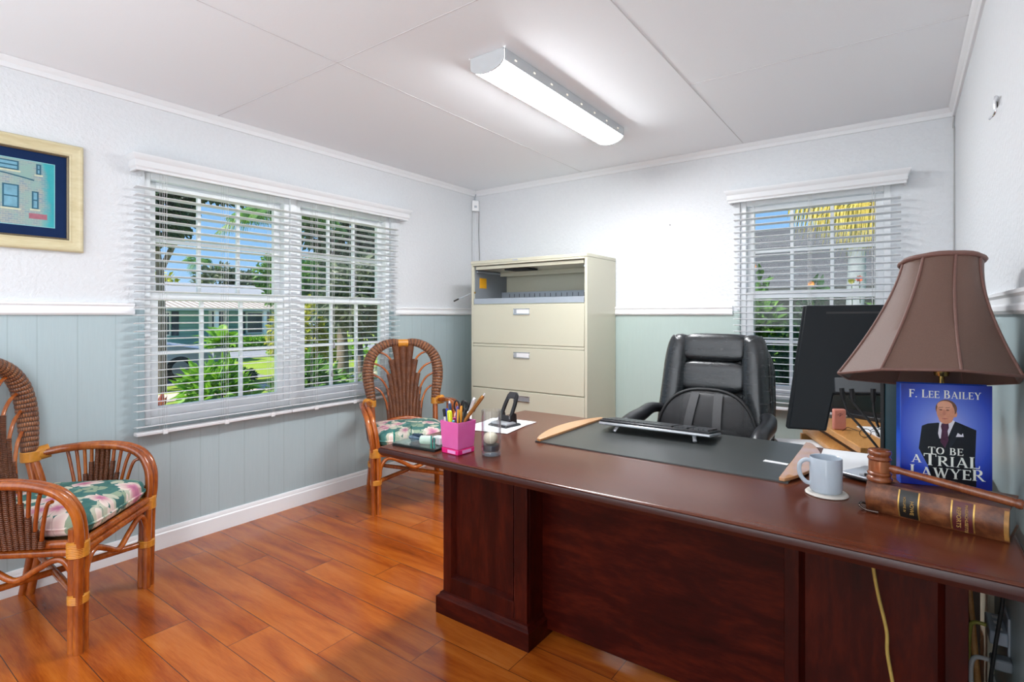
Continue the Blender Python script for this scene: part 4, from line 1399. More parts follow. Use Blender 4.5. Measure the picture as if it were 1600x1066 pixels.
for k in range(2):
    m = MB()
    if k == 0: m.bb(-0.010, 0.030, -0.0437, -0.0425, 0.004, 0.015)
    else: m.bb(0.0425, 0.0437, -0.020, 0.024, 0.004, 0.015)
    m.build('foot_window', PINKWIN, r, smooth=0)

def pen(name, label, cat, top, foot, rad, body, cap=None, capfrac=0.3, tip=None, group='pens in the pink holder'):
    """top/foot are offsets from the holder centre, z above the desk"""
    f0 = Vector((hxy[0] + foot[0], hxy[1] + foot[1], DZ + foot[2]))
    t0 = Vector((hxy[0] + top[0], hxy[1] + top[1], DZ + top[2]))
    o = thing(name, label, cat, f0, 0, group)
    d = t0 - f0
    L = d.length
    u = d.normalized()
    p = lambda s_: tuple(u * (L * s_))
    m = MB().tube([p(0), p(0.04), p(0.5), p(1 - capfrac if cap else 0.985), p(1 - capfrac if cap else 1.0)], [rad * 0.5, rad, rad, rad, rad * (1 if cap else 0.6)], 12)
    m.build('barrel', body, o, smooth=50)
    if cap:
        MB().tube([p(1 - capfrac), p(0.97), p(1.0)], [rad * 1.15, rad * 1.15, rad * 0.7], 12).build('cap', cap, o, smooth=50)
        q = Vector((u.y, -u.x, 0)).normalized() if abs(u.z) < 0.999 else Vector((1, 0, 0))
        q = Vector((0.1, -1, 0)).normalized()
        MB().tube([Vector(p(0.96)) + q * rad * 1.5, Vector(p(1 - capfrac * 0.8)) + q * rad * 1.4], rad * 0.22, 6).build('clip', cap, o, smooth=50)
    if tip:
        MB().tube([p(1.0), p(1.0 + 0.009 / L)], [rad * 0.6, rad * 0.45], 8).build('tip', tip, o, smooth=50)
    return o
cl = lambda n, c, r_=0.3: plain(n, c, r_, var=0.05)
BLUEC, NAVYC, REDC, YELC = cl('pen_blue', (0.03, 0.05, 0.42)), cl('pen_navy', (0.012, 0.03, 0.10)), cl('pen_dark_red', (0.30, 0.015, 0.05)), cl('highlighter_yellow', (0.80, 0.85, 0.02))
PURC, ORC, BRZ, TEALC = cl('pen_purple', (0.10, 0.07, 0.25)), cl('pencil_orange', (0.75, 0.30, 0.02), 0.4), plain('bronze_lacquer', (0.45, 0.21, 0.06), 0.25, 0.5), cl('pen_teal', (0.10, 0.42, 0.48))
PEARL = plain('pearl_white', (0.75, 0.75, 0.78), 0.25, 0.2)
zf = 0.0295
pen('marker_pen', 'white marker pen with black cap at the left edge of the pink holder', 'pen', (-0.043, -0.030, 0.158), (-0.027, -0.020, zf), 0.0052, PEARL, SOFTBLK, 0.22)
pen('ballpoint_pen', 'bright blue ballpoint pen beside the black capped marker', 'pen', (-0.038, -0.020, 0.158), (-0.022, -0.024, zf), 0.0048, BLUEC, BLUEC, 0.26)
pen('ballpoint_pen', 'dark red ballpoint pen between the blue and navy pens', 'pen', (-0.038, 0.000, 0.150), (-0.018, 0.004, zf), 0.0042, REDC, None, tip=PEARL)
pen('ballpoint_pen', 'navy ballpoint pen with pale tip standing tallest of the left pens', 'pen', (-0.026, -0.018, 0.178), (-0.012, -0.022, zf), 0.0055, NAVYC, None, tip=PEARL)
pen('highlighter', 'fat yellow highlighter at the front of the pink holder', 'highlighter', (-0.014, -0.032, 0.155), (-0.006, -0.026, zf), 0.0078, YELC, YELC, 0.35)
pen('ballpoint_pen', 'purple pen standing behind the yellow highlighter', 'pen', (0.0, -0.004, 0.168), (-0.002, -0.006, zf), 0.0050, PURC, None)
pen('pencil', 'tall orange pencil right of the first scissors', 'pencil', (0.018, -0.002, 0.170), (0.008, 0.002, zf), 0.0040, ORC, None)
pen('pencil', 'shorter orange pencil leaning in front of the tall pencil', 'pencil', (0.018, -0.020, 0.160), (0.012, -0.020, zf), 0.0038, ORC, None)
pen('felt_pen', 'teal felt pen barely showing above the holder rim', 'pen', (0.008, -0.034, 0.122), (0.006, -0.030, zf), 0.0055, TEALC, None)
pen('ballpoint_pen', 'white and black pen leaning right behind the bronze pen', 'pen', (0.075, 0.004, 0.203), (-0.004, 0.010, zf), 0.0055, SOFTBLK, PEARL, 0.30)
pen('fountain_pen', 'long bronze pen leaning far out to the right of the pink holder', 'pen', (0.124, -0.006, 0.218), (-0.036, -0.014, zf), 0.0062, BRZ, BRZ, 0.42, tip=PEARL)
pen('ballpoint_pen', 'black pen leaning right under the bronze pen', 'pen', (0.046, -0.014, 0.165), (0.018, -0.012, zf), 0.0050, SOFTBLK, None)
def scissors(label, c, rz, zc):
    o = thing('scissors', label, 'scissors', (hxy[0] + c[0], hxy[1] + c[1], DZ + zf), rz, 'scissors in the pink holder')
    for sx in (-1, 1):
        ring = [(sx * 0.013 + 0.010 * math.cos(2 * PI * k / 20), sx * 0.002, zc + 0.019 * math.sin(2 * PI * k / 20)) for k in range(20)]
        MB().tube(ring, 0.0033, 8, closed=True, up=(0, 1, 0)).build('handle_loop', SOFTBLK, o, smooth=70)
        MB().prism([(-0.004, 0.0), (0.004, 0.03), (0.005, zc - 0.016), (-0.005, zc - 0.016)], -0.0008, 0.0008, M=rot('X', 90), c=(sx * 0.004, sx * 0.002, 0)).build('blade', CHROME, o, smooth=0)
scissors('black handled scissors standing in the middle of the pink holder', (-0.010, 0.022), 0.3, 0.135)
scissors('black handled scissors near the white pen in the pink holder', (0.030, 0.026), 0.6, 0.135)

# glass tumbler with a stone in it
r = thing('glass_tumbler', 'tall clear glass tumbler beside the pink pen holder', 'glass', (-1.190, 1.512, DZ), 0)
MB().lathe([(0.030, 0.0), (0.0345, 0.003), (0.035, 0.010), (0.0355, 0.160), (0.0345, 0.1625), (0.0330, 0.160), (0.0322, 0.024), (0.028, 0.019), (0.0, 0.019)], (0, 0, 0), 40, cap=False).build('glass_wall', TUMBLER, r, smooth=60)
MB().lathe([(0.0, 0.002), (0.031, 0.002), (0.0325, 0.009), (0.030, 0.017), (0.0, 0.0185)], (0, 0, 0), 36, cap=False).build('thick_base', glassy('thick_glass', (0.80, 0.84, 0.87), 0.9), r, smooth=60)
o = superell(MB(), (0, 0, 0), (0.026, 0.026, 0.022), 0.95, 1.0, 28, 18).build('ball', plain('cream_stone', (0.62, 0.55, 0.42), 0.5, var=0.3, scale=60, bump=0.3, bscale=80), smooth=80)
o.location = (-1.192, 1.510, DZ + 0.062)
tag(o, 'cream coloured ball lying inside the glass tumbler', 'ball')
o = MB().lathe([(0.0, 0.0195), (0.030, 0.0195), (0.031, 0.034), (0.029, 0.039), (0.0, 0.0395)], (0, 0, 0), 30, cap=False).build('dark_pebbles', plain('blue_black_pebble', (0.025, 0.035, 0.05), 0.3, var=0.4, scale=90, bump=0.8, bscale=120), smooth=50)
o.location = (-1.190, 1.512, DZ)
tag(o, 'dark layer of fine pebbles at the bottom of the tumbler', 'pebbles', kind='stuff')

# glass tray with trinkets
r = thing('glass_tray', 'small black and glass tray at the left end of the desk', 'tray', (-1.488, 1.462, DZ), math.radians(5))
MB().bb(-0.104, 0.104, -0.052, 0.052, 0.0, 0.010).build('tray_base', plain('black_glass', (0.008, 0.012, 0.012), 0.08), r, bevel=0.001)
MB().bb(-0.104, 0.104, -0.052, 0.052, 0.0102, 0.0130).build('glass_sheet', GREENGLASS, r, smooth=0)
for x0, x1, y0, y1 in ((-0.101, -0.097, -0.046, 0.050), (0.083, 0.087, -0.046, 0.050)):
    g_ = MB().bb(x0, x1, y0, y1, 0.013, 0.058).build('glass_upright', GREENGLASS, r, smooth=0)
    MB().bb(x0, x1, y0 - 0.0035, y0, 0.013, 0.058).build('glass_edge', TEALEDGE, g_, smooth=0)
    MB().bb(x0, x1, y1, y1 + 0.0015, 0.013, 0.058).build('glass_edge', TEALEDGE, g_, smooth=0)
MB().bb(0.097, 0.101, -0.050, -0.046, 0.013, 0.052).build('glass_edge', TEALEDGE, r, smooth=0)
for y in (-0.050, 0.046):
    MB().bb(-0.095, 0.080, y, y + 0.003, 0.013, 0.034).build('glass_side', GREENGLASS, r, smooth=0)
o = thing('trinket_dish', 'shallow dark blue dish lying in the glass tray', 'dish', (-1.520, 1.468, DZ + 0.0135), 0)
MB().lathe([(0.0, 0.0), (0.022, 0.001), (0.030, 0.010), (0.034, 0.018), (0.031, 0.018), (0.020, 0.006), (0.0, 0.005)], (0, 0, 0), 30, cap=False).build('bowl', plain('steel_blue_glaze', (0.10, 0.16, 0.22), 0.2, var=0.3, scale=30), o, smooth=50)
MB().tube([(-0.030, 0.005, 0.021), (0.032, -0.004, 0.024)], [0.004, 0.010], 10, flat=0.5).build('spoon', plain('dark_blue_blade', (0.04, 0.07, 0.11), 0.25, 0.4), o, smooth=50)
o = thing('glass_stopper', 'pale green glass cylinder lying in the glass tray', 'glass', (-1.452, 1.452, DZ + 0.0135), 0.5)
MB().lathe([(0.0, -0.026), (0.013, -0.026), (0.0165, -0.022), (0.0165, 0.018), (0.012, 0.024), (0.0, 0.024)], (0, 0, 0.0165), 24, M=rot('Y', 90), cap=False).build('cylinder', plain('pale_green_glass', (0.55, 0.70, 0.60), 0.12, var=0.2, scale=60), o, smooth=50)
MB().lathe([(0.0, 0.024), (0.009, 0.024), (0.010, 0.034), (0.0, 0.036)], (0, 0, 0.0165), 20, M=rot('Y', 90), cap=False).build('stopper_cap', SOFTBLK, o, smooth=50)
o = MB().prism([(-0.022, -0.016), (0.018, -0.020), (0.026, 0.006), (0.006, 0.022), (-0.024, 0.014)], 0, 0.030).build('tissue_pack', PAPER, bevel=0.006)
o.location = (-1.418, 1.482, DZ + 0.0135)
tag(o, 'crumpled white packet at the right end of the glass tray', 'packet')

# mug on coaster
o = MB().lathe([(0.0, 0), (0.050, 0), (0.0535, 0.002), (0.0535, 0.0035), (0.050, 0.0075), (0.0, 0.0075)], (-0.172, 1.733, DZ), 48, cap=False).build('coaster', plain('cream_coaster', (0.66, 0.62, 0.56), 0.35, var=0.04), smooth=40)
tag(o, 'round cream coaster under the pale blue mug', 'coaster')
r = thing('coffee_mug', 'pale blue ceramic coffee mug on a round coaster', 'mug', (-0.174, 1.735, DZ + 0.0076), 0)
MB().lathe([(0.0, 0.002), (0.033, 0.002), (0.036, 0.0), (0.0395, 0.004), (0.0405, 0.012), (0.0405, 0.092), (0.0395, 0.0955), (0.0375, 0.094), (0.0365, 0.012), (0.030, 0.007), (0.0, 0.006)], (0, 0, 0), 48, cap=False).build('mug_body', MUG, r, smooth=50)
hd = Vector((-1.0, -0.28, 0)).normalized()
P = [(hd * (0.0395 + d)) + Vector((0, 0, z)) for d, z in ((-0.002, 0.083), (0.012, 0.084), (0.024, 0.074), (0.027, 0.055), (0.022, 0.036), (0.010, 0.022), (-0.002, 0.019))]
MB().tube(spline(P, 6), 0.0058, 12, flat=0.8).build('handle', MUG, r, smooth=70)

# loose papers and the slim laptop
for i, (px, py, rz, lab) in enumerate(((-0.145, 2.165, 0.03, 'white papers at the back of the desk below the monitor'), (-0.128, 2.115, -0.25, 'white paper partly under the silver laptop'))):
    o = MB().box((0, 0, 0), (0.18, 0.30, 0.002)).build('paper_sheet', PAPER, smooth=0)
    o.location = (px, py, DZ + 0.0014 + 0.0021 * i); o.rotation_euler = (0, 0, rz)
    tag(o, lab, 'paper')
r = thing('laptop', 'thin closed silver laptop with dark edge behind the gavel', 'laptop', (-0.055, 1.976, DZ + 0.006), math.radians(-26))
MB().rings(-0.076, 0.062, -0.078, 0.060, [(0.003, 0), (0, 0.002), (0, 0.006), (0.002, 0.0065)]).build('laptop_base', SOFTBLK, r, bevel=0.001)
MB().rings(-0.076, 0.062, -0.078, 0.060, [(0.001, 0.0067), (0, 0.008), (0, 0.0115), (0.002, 0.013)]).build('laptop_lid', plain('silver_lid', (0.55, 0.58, 0.62), 0.3, 0.5, var=0.02), r, bevel=0.001)
def usb(label, pts, dirn, grey):
    o = thing('usb_cable', label, 'cable', (0, 0, 0), 0, 'usb cables on the laptop')
    p0 = Vector(pts[0]); d = Vector(dirn).normalized()
    MB().tube(spline(pts, 6), 0.0024, 8).build('cord', GREYP if grey else SOFTBLK, o, smooth=60)
    a = math.atan2(d.y, d.x)
    MB().box(p0 + d * 0.008, (0.026, 0.012, 0.0065), rz=a).build('plug_body', SOFTBLK, o, bevel=0.0015)
    MB().box(p0 + d * 0.027, (0.013, 0.010, 0.0042), rz=a).build('plug_shell', SILVER, o, bevel=0.0006)
usb('grey usb cable curling over the laptop, plug nearest the mug', [(-0.072, 1.925, 0.7735), (-0.045, 1.925, 0.774), (-0.028, 1.942, 0.774), (-0.034, 1.965, 0.774), (-0.060, 1.968, 0.774), (-0.020, 1.985, 0.774), (0.004, 2.03, 0.774)], (-1, -0.05, 0), True)
usb('black usb cable lying on the laptop behind the curled cable', [(-0.060, 1.990, 0.7735), (-0.035, 1.992, 0.774), (0.0, 2.004, 0.774), (0.02, 2.045, 0.774)], (-1, 0.1, 0), False)

# monitor
r = thing('monitor', 'large black computer monitor seen from behind on the desk', 'monitor', (0, 2.15, 0), 0)
TT = rot('X', -9)
def mp(x, z, d):
    p = TT @ Vector((0, d, z - 1.286))
    return (x, p.y + 0.02, p.z + 1.286)
def slab(pts, d0, d1):
    m = MB(); n = len(pts)
    m.add([mp(x, z, d0) for x, z in pts] + [mp(x, z, d1) for x, z in pts], [tuple(range(n)), tuple(range(n, 2 * n))[::-1]] + [((i + 1) % n, i, n + i, n + (i + 1) % n) for i in range(n)])
    return m
bez = [(-0.291, 1.287), (0.150, 1.287), (0.150, 0.998), (-0.192, 0.976), (-0.212, 0.852), (-0.330, 0.846), (-0.337, 0.852)]
slab(bez, 0.016, 0.032).build('screen_bezel', MONITOR, r, bevel=0.003)
back = [(-0.280, 1.286), (0.148, 1.286), (0.148, 1.010), (-0.190, 0.980), (-0.211, 0.853), (-0.324, 0.849)]
bk_ = slab(back, 0.0, 0.0158).build('back_cover', MONITOR, r, bevel=0.004)
slab([(-0.216, 1.262), (0.08, 1.264), (0.08, 1.2575), (-0.216, 1.2555)], -0.0008, 0.0002).build('vent_slot', SOFTBLK, bk_, smooth=0)
slab([(-0.188, 1.035), (0.12, 1.052), (0.12, 1.004), (-0.186, 0.984)], -0.012, 0.001).build('port_housing', plain('slate_port_housing', (0.050, 0.056, 0.062), 0.45, var=0.06), r, bevel=0.004)
# stand
MB().rings(-0.046, 0.060, -0.075, -0.040, [(0, 0.7705), (0, 1.10), (0.004, 1.104)]).build('stand_column', plain('dark_teal_column', (0.020, 0.060, 0.078), 0.40, var=0.08), r, bevel=0.003)
MB().rings(-0.0575, -0.0465, -0.078, -0.030, [(0, 0.7705), (0, 1.10), (0.002, 1.104)]).build('column_edge', SOFTBLK, r, bevel=0.002)
MB().bb(-0.030, 0.045, -0.040, 0.035, 1.06, 1.12).build('stand_joint', SOFTBLK, r, bevel=0.004)
MB().rings(-0.0575, 0.130, -0.078, 0.035, [(0, 0.7565), (0, 0.768), (0.004, 0.7705)]).build('stand_foot', SOFTBLK, r, bevel=0.002)
for pts, lab in (([(-0.166, 2.117, 1.005), (-0.160, 2.112, 0.965), (-0.145, 2.105, 0.925), (-0.112, 2.10, 0.885), (-0.078, 2.10, 0.84), (-0.062, 2.112, 0.815)], 'black cable hanging from the monitor, leftmost of three'),
                 ([(-0.138, 2.117, 1.005), (-0.132, 2.112, 0.962), (-0.112, 2.105, 0.935), (-0.085, 2.10, 0.902), (-0.066, 2.10, 0.872), (-0.0625, 2.112, 0.858)], 'black cable hanging from the monitor, middle of three'),
                 ([(-0.078, 2.117, 1.010), (-0.077, 2.112, 0.965), (-0.075, 2.105, 0.935), (-0.068, 2.10, 0.905), (-0.0625, 2.108, 0.888)], 'black cable hanging from the monitor nearest its stand')):
    o = thing('monitor_cable', lab, 'cable', (0, 0, 0), 0, 'monitor cables')
    MB().tube(spline(pts, 8), 0.0038, 8).build('cord', SOFTBLK, o, smooth=60)
    a, b = Vector(pts[0]), Vector(pts[1])
    MB().tube([a, a.lerp(b, 0.75), b], [0.0085, 0.0080, 0.0045], 8, flat=1.3).build('plug', SOFTBLK, o, smooth=40)

# desk phone behind the gavel
r = thing('desk_phone', 'black desk phone handset half hidden behind the blue book', 'phone', (0.075, 2.010, DZ), math.radians(12))
MB().prism([(-0.055, 0.0), (0.055, 0.0), (0.055, 0.022), (-0.055, 0.055)], -0.045, 0.045, M=rot('X', 90)).build('phone_base', BLACKP, r, bevel=0.004)
P = spline([(-0.052, 0, 0.060), (-0.058, 0, 0.085), (-0.035, 0, 0.108), (0.0, 0, 0.098), (0.045, 0, 0.070), (0.066, 0, 0.055), (0.070, 0, 0.035)], 6)
n = len(P)
MB().tube(P, [0.015 if (k < n * 0.25 or k > n * 0.8) else 0.0105 for k in range(n)], 12, flat=1.4, up=(0, 1, 0)).build('handset', BLACKP, r, smooth=60)
MB().tube([(-0.030, -0.0165, 0.096), (0.02, -0.0165, 0.082)], 0.0012, 6).build('handset_trim', CHROME, r)

# --- serif capitals made of strokes
T_, t_ = 0.155, 0.065
GL = {
 'F': (0.60, [(0.16, 0, 0.16, 1, T_), (0.16, 0.965, 0.56, 0.965, t_), (0.16, 0.53, 0.44, 0.53, t_), (0.03, 0.02, 0.30, 0.02, 0.04), (0.03, 0.98, 0.2, 0.98, 0.04), (0.555, 1.0, 0.555, 0.78, 0.05), (0.44, 0.63, 0.44, 0.43, 0.045)]),
 '.': (0.30, [(0.13, 0.0, 0.13, 0.14, 0.14)]),
 'L': (0.62, [(0.16, 0, 0.16, 1, T_), (0.16, 0.035, 0.56, 0.035, t_), (0.03, 0.98, 0.30, 0.98, 0.04), (0.565, 0.0, 0.59, 0.25, 0.05), (0.03, 0.02, 0.2, 0.02, 0.04)]),
 'E': (0.62, [(0.16, 0, 0.16, 1, T_), (0.16, 0.965, 0.55, 0.965, t_), (0.16, 0.52, 0.46, 0.52, t_), (0.16, 0.035, 0.57, 0.035, t_), (0.545, 1.0, 0.545, 0.80, 0.05), (0.46, 0.62, 0.46, 0.42, 0.045), (0.565, 0.0, 0.585, 0.23, 0.05), (0.03, 0.98, 0.2, 0.98, 0.04), (0.03, 0.02, 0.2, 0.02, 0.04)]),
 'B': (0.68, [(0.16, 0, 0.16, 1, T_), (0.03, 0.98, 0.2, 0.98, 0.04), (0.03, 0.02, 0.2, 0.02, 0.04), ('arc', 0.34, 0.755, 0.15, 0.21, -90, 90, T_ * .85, t_), ('arc', 0.36, 0.275, 0.19, 0.24, -90, 90, T_, t_), (0.16, 0.965, 0.35, 0.965, t_), (0.16, 0.53, 0.36, 0.53, t_), (0.16, 0.035, 0.37, 0.035, t_)]),
 'A': (0.80, [(0.40, 1.0, 0.12, 0.02, t_), (0.38, 1.0, 0.68, 0.02, T_), (0.22, 0.32, 0.56, 0.32, 0.055), (0.0, 0.02, 0.24, 0.02, 0.04), (0.53, 0.02, 0.82, 0.02, 0.04)]),
 'I': (0.34, [(0.16, 0, 0.16, 1, T_), (0.03, 0.98, 0.30, 0.98, 0.04), (0.03, 0.02, 0.30, 0.02, 0.04)]),
 'Y': (0.76, [(0.12, 1.0, 0.38, 0.48, T_), (0.64, 1.0, 0.40, 0.48, t_), (0.385, 0.0, 0.385, 0.50, T_), (0.0, 0.98, 0.26, 0.98, 0.04), (0.52, 0.98, 0.76, 0.98, 0.04), (0.25, 0.02, 0.52, 0.02, 0.04)]),
 'T': (0.70, [(0.34, 0, 0.34, 1, T_), (0.02, 0.965, 0.66, 0.965, t_), (0.03, 1.0, 0.02, 0.76, 0.05), (0.65, 1.0, 0.66, 0.76, 0.05), (0.21, 0.02, 0.47, 0.02, 0.04)]),
 'O': (0.86, [('arc', 0.42, 0.5, 0.31, 0.465, 0, 360, T_, t_)]),
 'R': (0.76, [(0.16, 0, 0.16, 1, T_), (0.03, 0.98, 0.2, 0.98, 0.04), (0.03, 0.02, 0.30, 0.02, 0.04), ('arc', 0.36, 0.735, 0.18, 0.23, -90, 90, T_, t_), (0.16, 0.965, 0.37, 0.965, t_), (0.16, 0.505, 0.37, 0.505, t_), (0.34, 0.50, 0.68, 0.0, T_), (0.60, 0.02, 0.80, 0.02, 0.04)]),
 'W': (1.10, [(0.13, 1.0, 0.36, 0.0, T_), (0.36, 0.0, 0.56, 0.95, t_), (0.54, 1.0, 0.77, 0.0, T_), (0.77, 0.0, 0.99, 1.0, t_), (0.0, 0.98, 0.28, 0.98, 0.04), (0.42, 0.98, 0.66, 0.98, 0.04), (0.88, 0.98, 1.10, 0.98, 0.04)]),
 ' ': (0.36, []),
}
def text_mesh(txt, width, hgt, y0=0.0, first=1.0, scale_letters=None):
    """strokes as thin plates in the XZ plane, lower left at the origin, squeezed to width"""
    adv = 0.0; quads = []
    for i, chh in enumerate(txt):
        w, st = GL[chh]
        k = 1.0 if scale_letters is None else scale_letters[i]
        for s_ in st:
            if s_[0] == 'arc':
                _, cx_, cy_, rx, ry, a0, a1, wt, wn2 = s_
                n = 22 if abs(a1 - a0) > 200 else 12
                for j in range(n):
                    th0, th1 = math.radians(a0 + (a1 - a0) * j / n), math.radians(a0 + (a1 - a0) * (j + 1) / n)
                    def pp(th, o):
                        hw2 = (wt * abs(math.cos(th)) + wn2 * abs(math.sin(th))) / 2
                        return ((cx_ + (rx + o * hw2) * math.cos(th)) * k + adv, (cy_ + (ry + o * hw2 * 0.8) * math.sin(th)) * k)
                    quads.append([pp(th0, -1), pp(th0, 1), pp(th1, 1), pp(th1, -1)])
            else:
                xa, ya, xb, yb_, w2 = s_
                d = Vector((xb - xa, yb_ - ya))
                if d.length < 1e-6: continue
                if abs(ya - yb_) > 0.3:
                    nx = Vector((w2 / 2, 0))
                else:
                    u = d.normalized(); nx = Vector((-u.y, u.x)) * w2 / 2
                a, b = Vector((xa, ya)), Vector((xb, yb_))
                quads.append([((p.x) * k + adv, p.y * k) for p in (a - nx, a + nx, b + nx, b - nx)])
        adv += w * k + 0.035
    sx = width / adv
    m = MB()
    for q in quads:
        a = sum(q[i][0] * q[(i + 1) % 4][1] - q[(i + 1) % 4][0] * q[i][1] for i in range(4))
        if a < 0: q = q[::-1]
        vs = [(x * sx, -0.0002, z * hgt) for x, z in q]
        m.add(vs, [(0, 1, 2, 3)])
    return m

# law report lying on its side, spine to the camera
sl_, sh_ = 0.272, 0.074
r = thing('law_book', 'thick worn brown leather law book lying flat under the gavel', 'book', (-0.077, 1.646, DZ), math.radians(-13.06))
t = NT('worn_brown_leather')
v = t.coord()
n1 = t.noise(v, 22, 5, 0.65); n2 = t.noise(v, 120, 3)
t.set(t.ramp(n1, [(0.30, (0.040, 0.012, 0.006)), (0.46, (0.135, 0.038, 0.013)), (0.62, (0.26, 0.088, 0.030)), (0.80, (0.36, 0.16, 0.07))]), 0.42)
t.bump(t.math('MULTIPLY_ADD', n2, 0.4, n1), 0.4, 0.003)
CALF = t.m
CALFWORN = plain('scuffed_amber_leather', (0.42, 0.20, 0.05), 0.55, var=0.6, scale=70, bump=0.5, bscale=60)
wbk = 0.150
m = MB()
prof = [(wbk, 0.0), (0.012, 0.0)] + [(0.010 - 0.013 * math.sin(PI * k / 8), 0.003 + (sh_ - 0.006) * k / 8) for k in range(9)] + [(0.012, sh_), (wbk, sh_), (wbk, sh_ - 0.004), (0.014, sh_ - 0.004), (0.014, 0.004), (wbk, 0.004)]
n = len(prof)
vs = [(x, y, z) for x in (0.0, sl_) for y, z in prof]
m.add(vs, [(i, (i + 1) % n, n + (i + 1) % n, n + i) for i in range(n)] + [tuple(range(n))[::-1], tuple(range(n, 2 * n))])
m.build('leather_cover', CALF, r, smooth=40)
t = NT('book_page_edges')
x, y, z = t.sep(t.coord())
pe = t.noise(t.comb(0.0, 0.0, z), 900, 2)
t.set(t.mix(pe, (0.40, 0.42, 0.42), (0.60, 0.60, 0.57)), 0.7)
PAGES = t.m
MB().bb(0.004, sl_ - 0.004, 0.0145, wbk - 0.004, 0.0042, sh_ - 0.0042).build('page_block', PAGES, r, smooth=0)
def spine_patch(name, x0, x1, mat, parent, lift=0.0006, z0=0.004, z1=None):
    z1 = sh_ - 0.004 if z1 is None else z1
    m = MB(); N_ = 10
    for x in (x0, x1):
        for k in range(N_ + 1):
            zz = z0 + (z1 - z0) * k / N_
            f_ = (zz - 0.003) / (sh_ - 0.006)
            m.v.append((x, 0.010 - 0.013 * math.sin(PI * min(1, max(0, f_))) - lift, zz))
    for k in range(N_):
        m.face([k, N_ + 1 + k, N_ + 2 + k, k + 1])
    return m.build(name, mat, parent, smooth=60)
BLKLAB = plain('black_title_label', (0.016, 0.014, 0.012), 0.4, var=0.4, scale=60)
REDLAB = plain('oxblood_title_label', (0.11, 0.018, 0.020), 0.4, var=0.3, scale=60)
GOLDF = plain('gold_leaf_tooling', (0.55, 0.33, 0.09), 0.35, 0.7, var=0.3, scale=120)
l1 = spine_patch('volume_label', 0.0725, 0.1090, BLKLAB, r)
l2 = spine_patch('title_label', 0.1755, 0.2110, REDLAB, r)
for x in (0.0695, 0.1095, 0.1715, 0.2115):
    spine_patch('gold_band', x, x + 0.0030, GOLDF, r, 0.0009)
spine_patch('worn_tail', 0.2635, 0.2718, CALFWORN, r, 0.0008)
def font_text(body, size, parent, name, loc, M, mat):
    c = bpy.data.curves.new('lettering', 'FONT')
    c.body = body; c.size = size; c.align_x = 'CENTER'; c.align_y = 'CENTER'
    tmp = bpy.data.objects.new('lettering_tmp', c)
    COL.objects.link(tmp)
    dg = bpy.context.evaluated_depsgraph_get()
    me = bpy.data.meshes.new_from_object(tmp.evaluated_get(dg))
    bpy.data.objects.remove(tmp)
    me.materials.clear(); me.materials.append(mat)
    o = bpy.data.objects.new(name, me)
    COL.objects.link(o)
    o.parent = parent
    o.matrix_local = Matrix.Translation(loc) @ M.to_4x4()
    return o
TM = rot('X', 90) @ rot('Z', -90)
zc = sh_ / 2
font_text('MASSACHUSETTS', 0.0080, l2, 'gold_lettering', (0.2005, -0.0045, zc), TM, GOLDF)
font_text('REPORTS', 0.0115, l2, 'gold_lettering', (0.1865, -0.0045, zc), TM, GOLDF)
font_text('HOWE', 0.0110, l1, 'gold_lettering', (0.0980, -0.0045, zc - 0.004), TM, GOLDF)
font_text('VOLUME IV', 0.0075, l1, 'gold_lettering', (0.0835, -0.0045, zc + 0.002), TM, GOLDF)
# curled tube standing for the bent lower cover flap of the law book
r = thing('cover_flap', 'dark bent lower cover flap curling out under the left end of the law book', 'book cover', (-0.077, 1.646, DZ), math.radians(-13.06))
MB().tube(spline([(0.030, -0.006, 0.005), (0.004, -0.010, 0.006), (-0.012, -0.004, 0.012), (-0.015, 0.02, 0.013), (-0.006, 0.04, 0.006)], 6), 0.0032, 8).build('flap_curl', plain('dark_flap_gloss', (0.10, 0.07, 0.06), 0.2, 0.8), r, smooth=70)

# gavel
gx, gy, gz = -0.048, 1.672, DZ + sh_ + 0.0005
r = thing('gavel', 'turned walnut gavel resting on the law book, head at the left', 'gavel', (gx, gy, gz), 0)
gp = [(0.0, 0.0), (0.024, 0.0), (0.0275, 0.003), (0.0285, 0.008), (0.0265, 0.012), (0.0235, 0.0145), (0.0255, 0.017), (0.0272, 0.021), (0.0250, 0.0245), (0.0228, 0.026), (0.0235, 0.040), (0.0228, 0.054), (0.0250, 0.0555), (0.0270, 0.059), (0.0250, 0.063), (0.0228, 0.0655), (0.0245, 0.069), (0.0268, 0.073), (0.0262, 0.078), (0.0235, 0.081), (0.012, 0.0822), (0.0, 0.0825)]
MB().lathe(gp, (0, 0, 0), 40, cap=False).build('gavel_head', GAVELW, r, smooth=50)
MB().tube([(0, 0, 0.0265 + 0.0135 * k) for k in (0, 1, 2)], [0.0238, 0.0243, 0.0238], 32).build('head_band', plain('polished_copper_band', (0.40, 0.14, 0.06), 0.2, 0.5), r, smooth=50)
e = Vector((0.262, -0.072, 0.0125)); s0 = Vector((0.018, -0.005, 0.0385))
ax = (e - s0)
P, R_ = [], []
for f_, q in ((0, 0.0080), (0.05, 0.0100), (0.09, 0.0100), (0.11, 0.0082), (0.15, 0.0078), (0.22, 0.0085), (0.45, 0.0098), (0.70, 0.0104), (0.92, 0.0102), (0.945, 0.0092), (0.955, 0.0112), (0.985, 0.0112), (1.0, 0.0090)):
    P.append(s0 + ax * f_); R_.append(q)
MB().tube(P, R_, 18).build('gavel_handle', GAVELW, r, smooth=50)

